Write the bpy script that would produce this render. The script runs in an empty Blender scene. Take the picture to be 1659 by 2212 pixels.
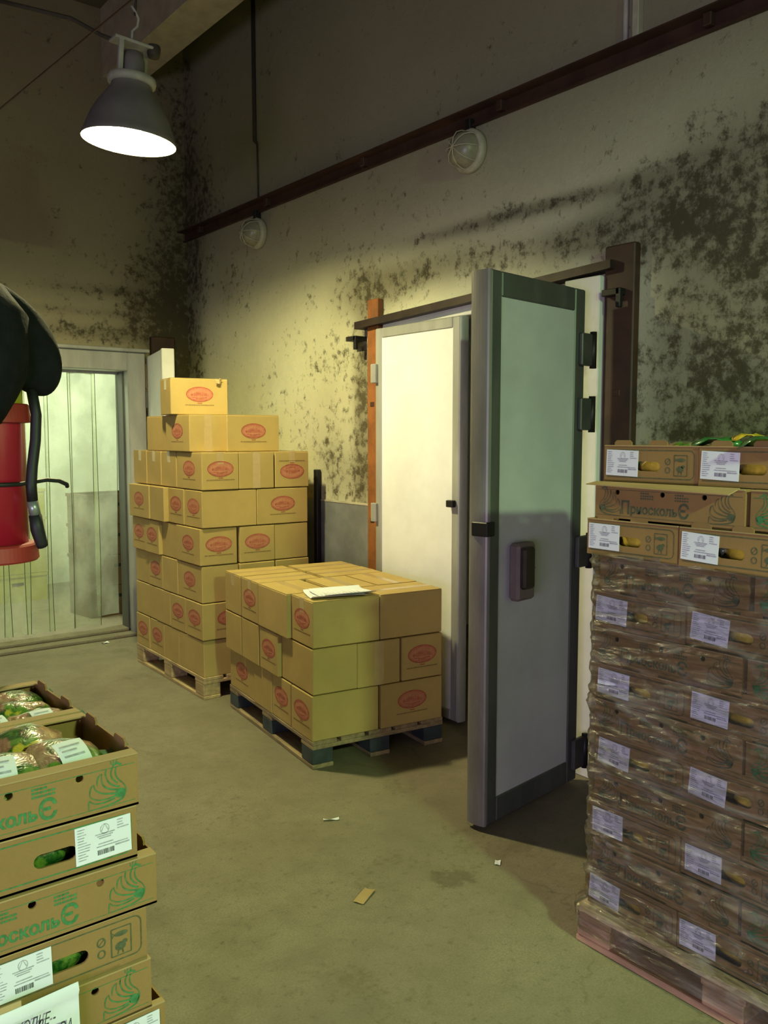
import bpy, bmesh, math, random
from mathutils import Vector, Matrix
R = math.radians
random.seed(7)
scene = bpy.context.scene
C = scene.collection

# ------------------------------------------------------------------ camera, world, lights, exposure
cam_d = bpy.data.cameras.new('camera')
cam_d.sensor_fit = 'VERTICAL'; cam_d.sensor_height = 24.0; cam_d.lens = 24.0 * 1850 / 2212
cam_d.clip_start = 0.05; cam_d.clip_end = 60
cam = bpy.data.objects.new('camera', cam_d); C.objects.link(cam)
cam.location = (0, 0, 1.7); cam.rotation_euler = (R(90 - 5.1), 0, R(-38.4))
scene.camera = cam
vs = scene.view_settings
vs.view_transform = 'Standard'; vs.look = 'None'; vs.gamma = 1.0; vs.use_curve_mapping = False
vs.exposure = 0.0

world = bpy.data.worlds.new('world'); scene.world = world; world.use_nodes = True
world.node_tree.nodes['Background'].inputs[0].default_value = (0.5, 0.55, 0.7, 1)
world.node_tree.nodes['Background'].inputs[1].default_value = 0.05

def area_light(name, loc, target, size, sizey, power, color, shape='RECTANGLE'):
    d = bpy.data.lights.new(name, 'AREA'); d.shape = shape; d.size = size
    if shape in ('RECTANGLE', 'ELLIPSE'): d.size_y = sizey
    d.energy = power; d.color = color
    o = bpy.data.objects.new(name, d); C.objects.link(o); o.location = loc
    o.rotation_euler = (Vector(target) - Vector(loc)).to_track_quat('-Z', 'Y').to_euler()
    return o
LAMP1_STRENGTH = 1600.0
LAMP1_COLOR = (1.0, 0.92, 0.46)
# second discharge lamp of the hall, hanging behind the camera
area_light('hall_lamp_light', (1.3, -2.2, 3.15), (1.31, -2.05, 2.16), 0.36, 0.36, 275, (0.61, 1.0, 0.43), 'DISK')
# bluish fill from the left, added at an unseen gate opening
area_light('bluish_fill', (-3.35, -1.2, 1.15), (1.0, 0.3, -.6), 3.0, 1.9, 185, (0.77, 0.66, 1.0))
# ceiling light inside the cold chamber behind the strip curtain
area_light('chamber_light', (2.0, 8.1, 2.85), (2.0, 8.25, 0.0), 1.6, 0.6, 100, (0.90, 1.0, 0.70))

# ------------------------------------------------------------------ node helpers / materials
class NT:
    def __init__(s, name):
        s.m = bpy.data.materials.new(name); s.m.use_nodes = True
        s.t = s.m.node_tree; s.b = s.t.nodes['Principled BSDF']; s.out = s.t.nodes['Material Output']
    def n(s, typ, **kw):
        x = s.t.nodes.new(typ)
        for k, v in kw.items():
            setattr(x, k, v)
        return x
    def put(s, node, key, v):
        if isinstance(v, bpy.types.NodeSocket): s.t.links.new(v, node.inputs[key])
        else: node.inputs[key].default_value = v
    def math(s, op, a, b=None, clamp=False):
        x = s.n('ShaderNodeMath', operation=op, use_clamp=clamp)
        s.put(x, 0, a)
        if b is not None: s.put(x, 1, b)
        return x.outputs[0]
    def noise(s, vec, scale, detail=4, rough=.55, dist=0):
        x = s.n('ShaderNodeTexNoise'); s.put(x, 'Vector', vec)
        s.put(x, 'Scale', scale); s.put(x, 'Detail', detail); s.put(x, 'Roughness', rough); s.put(x, 'Distortion', dist)
        return x.outputs['Fac']
    def ramp(s, v, lo, hi, a=0.0, b=1.0):
        x = s.n('ShaderNodeMapRange', interpolation_type='SMOOTHSTEP')
        s.put(x, 0, v); s.put(x, 1, lo); s.put(x, 2, hi); s.put(x, 3, a); s.put(x, 4, b)
        return x.outputs[0]
    def mix(s, f, a, b):
        x = s.n('ShaderNodeMix', data_type='RGBA')
        s.put(x, 0, f)
        for i, v in ((6, a), (7, b)):
            if isinstance(v, bpy.types.NodeSocket): s.t.links.new(v, x.inputs[i])
            else: x.inputs[i].default_value = (*v[:3], 1)
        return x.outputs[2]
    def obj(s): return s.n('ShaderNodeTexCoord').outputs['Object']
    def scaled(s, vec, sc):
        x = s.n('ShaderNodeMapping'); s.t.links.new(vec, x.inputs['Vector']); x.inputs['Scale'].default_value = sc
        return x.outputs[0]
    def bump(s, h, strength=.3, dist=.01):
        x = s.n('ShaderNodeBump'); s.put(x, 'Strength', strength); s.put(x, 'Distance', dist); s.put(x, 'Height', h)
        s.t.links.new(x.outputs[0], s.b.inputs['Normal'])
    def base(s, v):
        if isinstance(v, bpy.types.NodeSocket): s.t.links.new(v, s.b.inputs['Base Color'])
        else: s.b.inputs['Base Color'].default_value = (*v[:3], 1)
    def rough(s, v): s.put(s.b, 'Roughness', v)

def simple(name, col, rough=.6, metal=0, var=.15, scale=8, bump=0, spec=.5, dirt=None, coat=0, stretch=(1, 1, 1)):
    m = NT(name); P = m.scaled(m.obj(), stretch)
    n = m.noise(P, scale, 5, .6)
    f = m.ramp(n, .3, .7)
    dark = tuple(c * (1 - var) for c in col); lite = tuple(min(1, c * (1 + var * .6)) for c in col)
    c = m.mix(f, dark, lite)
    if dirt:
        d = m.ramp(m.noise(P, scale * .45, 6, .7), .52, .72)
        c = m.mix(m.math('MULTIPLY', d, dirt[1]), c, dirt[0])
    m.base(c); m.rough(rough); m.b.inputs['Metallic'].default_value = metal
    m.b.inputs['Specular IOR Level'].default_value = spec
    m.b.inputs['Coat Weight'].default_value = coat
    if bump: m.bump(m.noise(P, scale * 6, 4, .6), bump, .004)
    return m.m

def blob_sum(m, y, z, blobs):
    tot = None
    for (y0, z0, sy, sz, a) in blobs:
        dy = m.math('MULTIPLY', m.math('SUBTRACT', y, y0), 1 / sy); dz = m.math('MULTIPLY', m.math('SUBTRACT', z, z0), 1 / sz)
        e = m.math('ADD', m.math('MULTIPLY', dy, dy), m.math('MULTIPLY', dz, dz))
        g = m.math('MULTIPLY', m.math('POWER', 2.718, m.math('MULTIPLY', e, -1.0)), a)
        tot = g if tot is None else m.math('ADD', tot, g)
    return tot

def plaster(name, axis, blobs, base=(.69, .67, .455), upper_dim=None):
    m = NT(name); P = m.obj()
    sep = m.n('ShaderNodeSeparateXYZ'); m.t.links.new(P, sep.inputs[0])
    h = sep.outputs[axis]; z = sep.outputs[2]
    big = m.noise(P, 1.1, 4, .6); mid = m.noise(P, 4.5, 6, .68); fine = m.noise(P, 19, 8, .74); tiny = m.noise(P, 60, 3, .6)
    D = blob_sum(m, h, z, blobs)
    s = m.math('ADD', m.math('MULTIPLY', mid, .35), m.math('MULTIPLY', fine, .65))
    s = m.math('ADD', s, m.math('MULTIPLY', D, .135))
    mould = m.ramp(s, .552, .690)
    haze = m.ramp(m.math('ADD', m.math('MULTIPLY', D, .55), m.math('MULTIPLY', big, .4)), .26, .72, 0, .75)
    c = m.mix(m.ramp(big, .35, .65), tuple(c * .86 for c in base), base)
    c = m.mix(m.math('MULTIPLY', m.ramp(fine, .40, .62), .25), c, tuple(min(1, k * 1.16) for k in base))
    if upper_dim:      # darker plaster higher up, plus painted-in dimness above the lamp shade's cutoff
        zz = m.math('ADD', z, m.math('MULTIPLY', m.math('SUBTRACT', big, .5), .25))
        c = m.mix(m.ramp(zz, upper_dim[0], upper_dim[1], 0, upper_dim[2]), c, (.155, .138, .070))
    c = m.mix(haze, c, (.13, .11, .065))
    c = m.mix(m.math('MULTIPLY', mould, .88), c, (.050, .040, .018))
    m.base(c); m.rough(.92); m.b.inputs['Specular IOR Level'].default_value = .15
    hgt = m.math('ADD', m.math('MULTIPLY', fine, .6), m.math('ADD', m.math('MULTIPLY', tiny, .3), m.math('MULTIPLY', mould, -.3)))
    m.bump(hgt, .35, .02)
    return m.m

M = {}
M['wall_right'] = plaster('mouldy_plaster_right', 1, [
    (1.70, 2.60, .60, .60, .72), (1.2, 2.0, .8, .9, .62), (2.15, 1.85, .45, .65, .72), (2.30, 2.72, .40, .22, .55),
    (3.2, 2.87, .80, .05, .75), (2.75, 2.66, .45, .12, .65), (3.75, 2.68, .65, .13, .62), (4.40, 2.62, .40, .18, .58),
    (4.55, 1.75, .10, .70, .72), (4.80, 1.40, .40, .30, .48), (4.75, 2.1, .45, .7, .40), (5.2, 1.9, .5, .6, .25),
    (7.10, 3.0, .32, 2.2, .95), (6.75, 3.7, .35, .5, .4), (6.4, 2.9, .3, .25, .4), (4.1, 3.1, .5, .18, .2), (5.0, 3.1, .9, .3, .1)], upper_dim=(2.45, 3.55, .78))
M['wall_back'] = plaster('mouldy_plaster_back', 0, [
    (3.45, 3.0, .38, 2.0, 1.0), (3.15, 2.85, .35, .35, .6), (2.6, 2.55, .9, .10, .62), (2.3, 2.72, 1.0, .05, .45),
    (2.6, 2.9, .7, .05, .4), (3.3, 2.0, .25, .6, .8), (2.4, 3.1, .8, .3, .15)], base=(.44, .38, .23), upper_dim=(2.3, 3.4, .65))
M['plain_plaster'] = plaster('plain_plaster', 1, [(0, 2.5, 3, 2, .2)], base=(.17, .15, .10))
M['chamber_white'] = simple('chamber_panel_white', (.72, .76, .68), .5, var=.12, scale=3)
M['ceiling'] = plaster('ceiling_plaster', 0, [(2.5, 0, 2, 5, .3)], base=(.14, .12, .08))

def floor_mat():
    m = NT('worn_concrete'); P = m.obj()
    a = m.noise(P, .9, 5, .65); b = m.noise(P, 5, 6, .7); c3 = m.noise(P, 30, 5, .7); g = m.noise(P, 140, 2, .5)
    c = m.mix(m.ramp(a, .3, .7), (.175, .150, .098), (.25, .22, .15))
    c = m.mix(m.math('MULTIPLY', m.ramp(b, .42, .68), .5), c, (.16, .136, .092))
    c = m.mix(m.math('MULTIPLY', m.ramp(c3, .54, .70), .65), c, (.105, .088, .052))
    c = m.mix(m.math('MULTIPLY', m.ramp(g, .35, .65), .45), c, (.136, .116, .076))
    v = m.n('ShaderNodeTexVoronoi', feature='DISTANCE_TO_EDGE')
    dist = m.n('ShaderNodeVectorMath', operation='ADD')
    nn = m.n('ShaderNodeTexNoise'); m.t.links.new(P, nn.inputs['Vector']); nn.inputs['Scale'].default_value = 3; nn.inputs['Detail'].default_value = 6
    sc = m.n('ShaderNodeVectorMath', operation='SCALE'); m.t.links.new(nn.outputs['Color'], sc.inputs[0]); sc.inputs['Scale'].default_value = .5
    m.t.links.new(P, dist.inputs[0]); m.t.links.new(sc.outputs[0], dist.inputs[1])
    m.t.links.new(dist.outputs[0], v.inputs['Vector']); v.inputs['Scale'].default_value = .38
    crack = m.ramp(v.outputs['Distance'], .0, .0035, 1, 0)
    crack = m.math('MULTIPLY', crack, m.ramp(m.noise(P, 1.6, 3), .48, .6))
    c = m.mix(m.math('MULTIPLY', crack, .55), c, (.10, .085, .05))
    spots = m.ramp(m.math('ADD', m.noise(P, 2.2, 2, .5), m.math('MULTIPLY', c3, .35)), .80, .90)
    c = m.mix(m.math('MULTIPLY', spots, .6), c, (.12, .10, .055))
    sep = m.n('ShaderNodeSeparateXYZ'); m.t.links.new(P, sep.inputs[0])
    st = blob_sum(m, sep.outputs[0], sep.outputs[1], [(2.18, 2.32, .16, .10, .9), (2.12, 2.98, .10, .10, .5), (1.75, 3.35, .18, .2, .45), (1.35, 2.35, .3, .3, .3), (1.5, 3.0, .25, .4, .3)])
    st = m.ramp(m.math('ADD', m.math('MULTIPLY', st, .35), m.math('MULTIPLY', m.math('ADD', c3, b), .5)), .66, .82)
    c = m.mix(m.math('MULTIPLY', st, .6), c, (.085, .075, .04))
    m.base(c); m.rough(m.ramp(b, .3, .7, .55, .8)); m.b.inputs['Specular IOR Level'].default_value = .3
    m.bump(m.math('ADD', m.math('MULTIPLY', c3, .5), m.math('MULTIPLY', g, .3)), .25, .006)
    return m.m
M['floor'] = floor_mat()

def card(name, col):
    m = NT(name); P = m.obj()
    a = m.noise(P, 3, 4, .6); g = m.noise(P, 180, 2, .5)
    oi = m.n('ShaderNodeObjectInfo')
    c = m.mix(m.ramp(a, .3, .7), tuple(k * .90 for k in col), tuple(k * 1.06 for k in col))
    c = m.mix(m.math('MULTIPLY', m.ramp(g, .3, .7), .14), c, tuple(k * .6 for k in col))
    c = m.mix(m.math('MULTIPLY', oi.outputs['Random'], .14), c, tuple(k * .74 for k in col))
    m.base(c); m.rough(.72); m.b.inputs['Specular IOR Level'].default_value = .25
    m.bump(m.noise(m.scaled(P, (1, 1, .1)), 60, 2, .5), .06, .003)
    return m.m
M['kraft'] = card('kraft_cardboard', (.48, .34, .12))
M['kraft_tray'] = card('tray_cardboard', (.29, .175, .062))
M['kraft_in'] = card('tray_inside', (.42, .29, .13))
M['tape'] = simple('packing_tape', (.50, .36, .17), .22, var=.08)
M['red_ink'] = simple('red_ink', (.40, .085, .05), .7, var=.25, scale=60)
M['pink_ink'] = simple('pale_red_ink', (.50, .20, .105), .72, var=.15, scale=60)
M['dark_ink'] = simple('brown_ink', (.20, .12, .045), .7, var=.2, scale=60)
M['green_ink'] = simple('green_ink', (.05, .20, .065), .7, var=.3, scale=70)
M['olive_ink'] = simple('olive_ink', (.085, .10, .045), .7, var=.3, scale=70)
M['paper'] = simple('white_paper', (.74, .75, .80), .7, var=.03)
M['grey_ink'] = simple('grey_ink', (.38, .38, .42), .7, var=.3, scale=90)
M['black_ink'] = simple('black_ink', (.05, .05, .06), .6, var=.3)
M['wood'] = simple('pallet_wood', (.46, .33, .16), .75, var=.3, scale=5, stretch=(6, 1, 6), bump=.3)
M['wood_pale'] = simple('pallet_wood_pale', (.62, .47, .26), .7, var=.2, scale=5, stretch=(6, 1, 6), bump=.3)
M['wood_pink'] = simple('pallet_wood_reddish', (.48, .28, .17), .7, var=.3, scale=5, stretch=(6, 1, 6), bump=.3)
M['wood_dark'] = simple('pallet_wood_grey', (.30, .22, .12), .8, var=.35, scale=5, stretch=(6, 1, 6), bump=.3)
M['blue_block'] = simple('pallet_block_blue', (.042, .055, .062), .8, var=.35, scale=9, bump=.3)
M['rust'] = simple('rust_primer', (.25, .085, .017), .7, var=.3, scale=7, bump=.25, dirt=((.20, .10, .035), .75))
M['rust_dark'] = simple('brown_primer', (.045, .018, .010), .6, var=.35, scale=7, bump=.2, dirt=((.03, .018, .012), .7))
M['steel_dark'] = simple('dark_steel', (.035, .022, .016), .5, metal=.3, var=.35, scale=10)
M['hinge_grey'] = simple('hinge_grey', (.07, .07, .062), .5, metal=.3, var=.25)
M['lock_grey'] = simple('lock_grey', (.15, .115, .10), .55, var=.2)
M['black_iron'] = simple('black_iron', (.018, .016, .015), .5, metal=.4, var=.2)
M['alu'] = simple('door_aluminium', (.38, .38, .34), .45, metal=.2, var=.2, scale=6, dirt=((.22, .19, .14), .6), stretch=(1, 1, .25))
M['alu_dark'] = simple('door_frame_grey', (.10, .105, .095), .45, metal=.4, var=.25, scale=6, stretch=(1, 1, .25))
M['edge_grey'] = simple('door_edge_grey', (.20, .185, .155), .42, metal=.2, var=.25, scale=6, dirt=((.12, .09, .06), .6), stretch=(1, 1, .3))
M['panel'] = simple('door_panel_white', (.84, .85, .83), .38, var=.08, scale=2.5, dirt=((.66, .64, .58), .25))
M['panel_grey'] = simple('door_panel_grey', (.44, .45, .45), .42, var=.10, scale=2.5, dirt=((.33, .32, .30), .4))
M['jamb_white'] = simple('jamb_white', (.70, .69, .62), .5, var=.08, scale=4, dirt=((.45, .40, .28), .35))
M['zinc'] = simple('galvanised_sheet', (.30, .315, .31), .5, metal=.35, var=.35, scale=2.2, dirt=((.15, .14, .12), .6))
M['shade'] = simple('lamp_shade_grey', (.17, .15, .145), .55, var=.15, scale=6, dirt=((.18, .15, .11), .4))
M['reflector'] = simple('lamp_reflector', (.30, .30, .28), .6, var=.03)
M['lamp_bracket'] = simple('lamp_bracket', (.42, .40, .33), .55, var=.2)
M['old_white'] = simple('yellowed_enamel', (.46, .43, .30), .5, var=.2, scale=9, dirt=((.20, .17, .09), .5))
M['old_glass'] = simple('dusty_glass', (.30, .28, .18), .35, var=.3, scale=9, dirt=((.14, .12, .06), .6))
M['rubber'] = simple('black_rubber', (.012, .012, .013), .55, var=.3)
M['fabric'] = simple('black_fabric', (.008, .009, .011), .9, var=.4, scale=14, bump=.6, spec=.2)
M['red'] = simple('red_enamel', (.38, .012, .03), .35, var=.12, scale=4, coat=.2)
M['red_dark'] = simple('red_plastic', (.33, .03, .025), .5, var=.15, scale=4)
M['yellow'] = simple('yellow_band', (.46, .40, .02), .55, var=.15)
M['silver'] = simple('hose_ferrule', (.35, .38, .36), .35, metal=.6, var=.1)
M['cable'] = simple('cable_dark', (.05, .04, .025), .7, var=.2)
M['leaf_green'] = simple('bag_green', (.03, .16, .03), .3, var=.5, scale=30, coat=.5)
M['bag_yellow'] = simple('bag_yellow', (.62, .42, .03), .3, var=.35, scale=30, coat=.5)

def pack_mat():
    m = NT('poultry_in_film'); P = m.obj()
    n = m.noise(P, 9, 4, .55); n2 = m.noise(P, 34, 4, .6)
    c = m.mix(m.ramp(n2, .35, .65), (.30, .15, .09), (.50, .33, .19))
    c = m.mix(m.ramp(n, .45, .50), c, m.mix(m.ramp(n2, .4, .6), (.012, .075, .012), (.13, .24, .035)))
    c = m.mix(m.ramp(m.noise(P, 14, 3), .64, .69), c, (.60, .45, .05))
    m.base(c); m.rough(.32); m.b.inputs['Coat Weight'].default_value = .9; m.b.inputs['Coat Roughness'].default_value = .03
    m.bump(m.noise(P, 22, 3, .6, 1.5), .5, .012)
    return m.m
M['pack'] = pack_mat()
M['pack_yellow'] = simple('bagged_bird_yellow', (.78, .58, .06), .35, var=.35, scale=22, coat=.7, dirt=((.16, .22, .04), .8))
M['bag_clear'] = simple('bag_clear', (.20, .24, .15), .2, var=.3, scale=30, coat=.8)

def film_mat():
    m = NT('stretch_film'); t = m.t
    tr = m.n('ShaderNodeBsdfTransparent'); tr.inputs[0].default_value = (.97, .97, .98, 1)
    di = m.n('ShaderNodeBsdfDiffuse'); di.inputs[0].default_value = (.80, .78, .80, 1)
    gl = m.n('ShaderNodeBsdfGlossy'); gl.inputs['Roughness'].default_value = .22; gl.inputs[0].default_value = (.95, .95, .95, 1)
    P = m.obj()
    hz = m.ramp(m.noise(m.scaled(P, (1, 1.2, 3)), 5, 4, .6, .8), .42, .78, .015, .13)
    a = m.n('ShaderNodeMixShader'); t.links.new(hz, a.inputs[0]); t.links.new(tr.outputs[0], a.inputs[1]); t.links.new(di.outputs[0], a.inputs[2])
    fr = m.n('ShaderNodeFresnel'); fr.inputs[0].default_value = 1.6
    f2 = m.math('MULTIPLY', fr.outputs[0], .95, True)
    b = m.n('ShaderNodeMixShader'); t.links.new(f2, b.inputs[0]); t.links.new(a.outputs[0], b.inputs[1]); t.links.new(gl.outputs[0], b.inputs[2])
    bp = m.n('ShaderNodeBump'); bp.inputs['Strength'].default_value = .6; bp.inputs['Distance'].default_value = .018
    t.links.new(m.noise(m.scaled(P, (3, 3, 14)), 5, 5, .62, 1.2), bp.inputs['Height'])
    for s in (gl, fr): t.links.new(bp.outputs[0], s.inputs['Normal'])
    t.links.new(b.outputs[0], m.out.inputs[0]); t.nodes.remove(m.b)
    return m.m
M['film'] = film_mat()


def strip_mat():
    m = NT('pvc_strip'); t = m.t; P = m.obj()
    tr = m.n('ShaderNodeBsdfTransparent'); tr.inputs[0].default_value = (.84, .87, .75, 1)
    tl = m.n('ShaderNodeBsdfTranslucent'); tl.inputs[0].default_value = (.76, .81, .66, 1)
    di = m.n('ShaderNodeBsdfDiffuse'); di.inputs[0].default_value = (.45, .45, .30, 1)
    gl = m.n('ShaderNodeBsdfGlossy'); gl.inputs['Roughness'].default_value = .12
    a = m.n('ShaderNodeMixShader'); t.links.new(m.ramp(m.noise(m.scaled(P, (1, 1, .7)), 2.2, 4, .55), .35, .65, .16, .42), a.inputs[0])
    t.links.new(tr.outputs[0], a.inputs[1]); t.links.new(tl.outputs[0], a.inputs[2])
    b = m.n('ShaderNodeMixShader'); t.links.new(m.ramp(m.noise(P, 3, 5, .6), .48, .75, .03, .20), b.inputs[0])
    t.links.new(a.outputs[0], b.inputs[1]); t.links.new(di.outputs[0], b.inputs[2])
    c = m.n('ShaderNodeMixShader'); c.inputs[0].default_value = .07
    t.links.new(b.outputs[0], c.inputs[1]); t.links.new(gl.outputs[0], c.inputs[2])
    t.links.new(c.outputs[0], m.out.inputs[0]); t.nodes.remove(m.b)
    return m.m
M['pvc'] = strip_mat()

M['pvc_edge'] = simple('pvc_edge', (.05, .06, .03), .4)
def emit(name, col, s):
    m = NT(name); m.base((.8, .8, .8)); m.b.inputs['Emission Color'].default_value = (*col, 1); m.b.inputs['Emission Strength'].default_value = s
    return m.m
M['bulb'] = emit('lamp_bulb_glow', LAMP1_COLOR, LAMP1_STRENGTH)
M['tube_glow'] = emit('chamber_tube_glow', (.85, 1.0, .7), 12)

# ------------------------------------------------------------------ mesh helpers
class MB:
    def __init__(s): s.v = []; s.f = []; s.smooth = False
    def add(s, v, f):
        o = len(s.v); s.v += [tuple(x) for x in v]; s.f += [tuple(i + o for i in q) for q in f]; return s
    def box(s, x0, x1, y0, y1, z0, z1):
        return s.add([(x, y, z) for z in (z0, z1) for y in (y0, y1) for x in (x0, x1)],
                     [(0, 2, 3, 1), (4, 5, 7, 6), (0, 1, 5, 4), (2, 6, 7, 3), (0, 4, 6, 2), (1, 3, 7, 5)])
    def cbox(s, x0, x1, y0, y1, z0, z1, c):
        # box with chamfered edges
        bm = bmesh.new(); bmesh.ops.create_cube(bm, size=1)
        for v in bm.verts:
            v.co = Vector(((x0 + x1) / 2 + v.co.x * (x1 - x0), (y0 + y1) / 2 + v.co.y * (y1 - y0), (z0 + z1) / 2 + v.co.z * (z1 - z0)))
        bmesh.ops.bevel(bm, geom=bm.edges[:], offset=c, segments=1, affect='EDGES')
        return s.bm(bm)
    def bm(s, bm):
        bm.verts.index_update()
        s.add([v.co[:] for v in bm.verts], [[v.index for v in f.verts] for f in bm.faces]); bm.free(); return s
    def tube(s, pts, r, n=8, caps=True):
        pts = [Vector(p) for p in pts]; rs = r if isinstance(r, (list, tuple)) else [r] * len(pts)
        o = len(s.v); up = None
        for i, p in enumerate(pts):
            d = (pts[min(i + 1, len(pts) - 1)] - pts[max(i - 1, 0)]).normalized()
            if up is None: up = d.orthogonal().normalized()
            up = (up - d * up.dot(d)).normalized(); w = d.cross(up)
            for k in range(n):
                a = 2 * math.pi * k / n
                s.v.append(tuple(p + (up * math.cos(a) + w * math.sin(a)) * rs[i]))
        for i in range(len(pts) - 1):
            for k in range(n):
                s.f.append((o + i * n + k, o + i * n + (k + 1) % n, o + (i + 1) * n + (k + 1) % n, o + (i + 1) * n + k))
        if caps:
            s.f.append(tuple(o + k for k in reversed(range(n)))); s.f.append(tuple(o + (len(pts) - 1) * n + k for k in range(n)))
        return s
    def lathe(s, prof, n=32, c=(0, 0, 0)):
        o = len(s.v)
        for (r, z) in prof:
            for k in range(n):
                a = 2 * math.pi * k / n
                s.v.append((c[0] + r * math.cos(a), c[1] + r * math.sin(a), c[2] + z))
        for i in range(len(prof) - 1):
            for k in range(n):
                s.f.append((o + i * n + k, o + i * n + (k + 1) % n, o + (i + 1) * n + (k + 1) % n, o + (i + 1) * n + k))
        return s
    def ribbon(s, pts, w, y=0.0):
        # flat printed stroke in the XZ plane, facing -Y
        ws = w if isinstance(w, (list, tuple)) else [w] * len(pts)
        o = len(s.v)
        for i, (x, z) in enumerate(pts):
            a = pts[max(i - 1, 0)]; b = pts[min(i + 1, len(pts) - 1)]
            dx, dz = b[0] - a[0], b[1] - a[1]; l = math.hypot(dx, dz) or 1
            nx, nz = -dz / l * ws[i] / 2, dx / l * ws[i] / 2
            s.v += [(x + nx, y, z + nz), (x - nx, y, z - nz)]
        for i in range(len(pts) - 1):
            s.f.append((o + 2 * i, o + 2 * i + 1, o + 2 * i + 3, o + 2 * i + 2))
        return s
    def rect(s, x0, x1, z0, z1, y=0.0):
        return s.add([(x0, y, z0), (x1, y, z0), (x1, y, z1), (x0, y, z1)], [(0, 1, 2, 3)])
    def ell(s, cx, cz, a, b, n=28, y=0.0):
        return s.add([(cx + a * math.cos(2 * math.pi * k / n), y, cz + b * math.sin(2 * math.pi * k / n)) for k in range(n)], [tuple(range(n))])
    def ring(s, cx, cz, a, b, w, n=36, y=0.0):
        o = len(s.v)
        for k in range(n):
            t = 2 * math.pi * k / n
            s.v += [(cx + a * math.cos(t), y, cz + b * math.sin(t)), (cx + (a - w) * math.cos(t), y, cz + (b - w) * math.sin(t))]
        for k in range(n):
            q = (k + 1) % n; s.f.append((o + 2 * k, o + 2 * k + 1, o + 2 * q + 1, o + 2 * q))
        return s
    def xf(s, mtx):
        s.v = [tuple(mtx @ Vector(v)) for v in s.v]; return s
    def mesh(s, name, smooth=False):
        me = bpy.data.meshes.new(name); me.from_pydata(s.v, [], s.f); me.update()
        bm = bmesh.new(); bm.from_mesh(me); bmesh.ops.recalc_face_normals(bm, faces=bm.faces[:]) if not getattr(s, 'flat', False) else None
        bm.to_mesh(me); bm.free()
        if smooth:
            for p in me.polygons: p.use_smooth = True
        return me
    def build(s, name, mat, parent=None, smooth=False):
        return obj(name, s.mesh(name, smooth), mat, parent)

def bez(p0, p1, p2, n=10):
    return [((1 - t) ** 2 * p0[0] + 2 * (1 - t) * t * p1[0] + t * t * p2[0], (1 - t) ** 2 * p0[1] + 2 * (1 - t) * t * p1[1] + t * t * p2[1]) for t in [i / n for i in range(n + 1)]]

def obj(name, me, mat=None, parent=None, loc=None, rot=None):
    o = bpy.data.objects.new(name, me); C.objects.link(o)
    if mat is not None and not me.materials: me.materials.append(M[mat] if isinstance(mat, str) else mat)
    if parent: o.parent = parent
    if loc: o.location = loc
    if rot: o.rotation_euler = rot
    return o
def tag(o, label, cat, group=None):
    o['label'] = label; o['category'] = cat
    if group: o['group'] = group
    return o
def thing(name, label, cat, loc=(0, 0, 0), rz=0, group=None):
    o = bpy.data.objects.new(name, None); C.objects.link(o); o.empty_display_size = .05
    o.location = loc; o.rotation_euler = (0, 0, rz)
    return tag(o, label, cat, group)
def struct(name, mb, mat, smooth=False):
    o = mb.build(name, mat, None, smooth); o['kind'] = 'structure'; return o
def copy_tree(o, parent=None):
    c = o.copy(); C.objects.link(c)
    if parent: c.parent = parent
    for ch in list(o.children): copy_tree(ch, c)
    return c

def text_mesh(s, size=1.0, offset=0.0, shear=0.0, spacing=1.0):
    cu = bpy.data.curves.new('txt', 'FONT'); cu.body = s; cu.size = size; cu.offset = offset; cu.shear = shear
    cu.space_character = spacing; cu.align_x = 'LEFT'; cu.resolution_u = 3; cu.fill_mode = 'FRONT'
    o = bpy.data.objects.new('txt', cu); C.objects.link(o)
    dg = bpy.context.evaluated_depsgraph_get(); dg.update()
    me = bpy.data.meshes.new_from_object(o.evaluated_get(dg))
    v = [tuple(p.co) for p in me.vertices]; f = [tuple(p.vertices) for p in me.polygons]
    bpy.data.objects.remove(o); bpy.data.curves.remove(cu); bpy.data.meshes.remove(me)
    return v, f
def add_text(mb, s, x, z, h, width=None, offset=0.0, shear=0.0, y=0.0, spacing=1.0):
    v, f = text_mesh(s, 1.0, offset, shear, spacing)
    if not v: return x
    xs = [p[0] for p in v]; zs = [p[1] for p in v]
    sx = sz = h
    if width: sx = width / max(1e-6, max(xs) - min(xs))
    mb.add([(x + (p[0] - min(xs)) * sx, y, z + p[1] * sz) for p in v], f)
    return x + (max(xs) - min(xs)) * sx

def panel_with_holes(name, outline, holes, thick):
    """flat board in the XZ plane with real holes, thickness along Y"""
    cu = bpy.data.curves.new(name, 'CURVE'); cu.dimensions = '2D'; cu.fill_mode = 'BOTH'; cu.extrude = thick / 2
    for pts in [outline] + holes:
        sp = cu.splines.new('POLY'); sp.points.add(len(pts) - 1)
        for p, q in zip(sp.points, pts): p.co = (q[0], q[1], 0, 1)
        sp.use_cyclic_u = True
    o = bpy.data.objects.new(name, cu); C.objects.link(o)
    dg = bpy.context.evaluated_depsgraph_get(); dg.update()
    me = bpy.data.meshes.new_from_object(o.evaluated_get(dg))
    mb = MB(); mb.add([(p.co.x, p.co.z, p.co.y) for p in me.vertices], [tuple(p.vertices) for p in me.polygons])
    bpy.data.objects.remove(o); bpy.data.curves.remove(cu); bpy.data.meshes.remove(me)
    return mb
def circ(cx, cz, a, b=None, n=14):
    b = b or a
    return [(cx + a * math.cos(2 * math.pi * k / n), cz + b * math.sin(2 * math.pi * k / n)) for k in range(n)]
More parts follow.
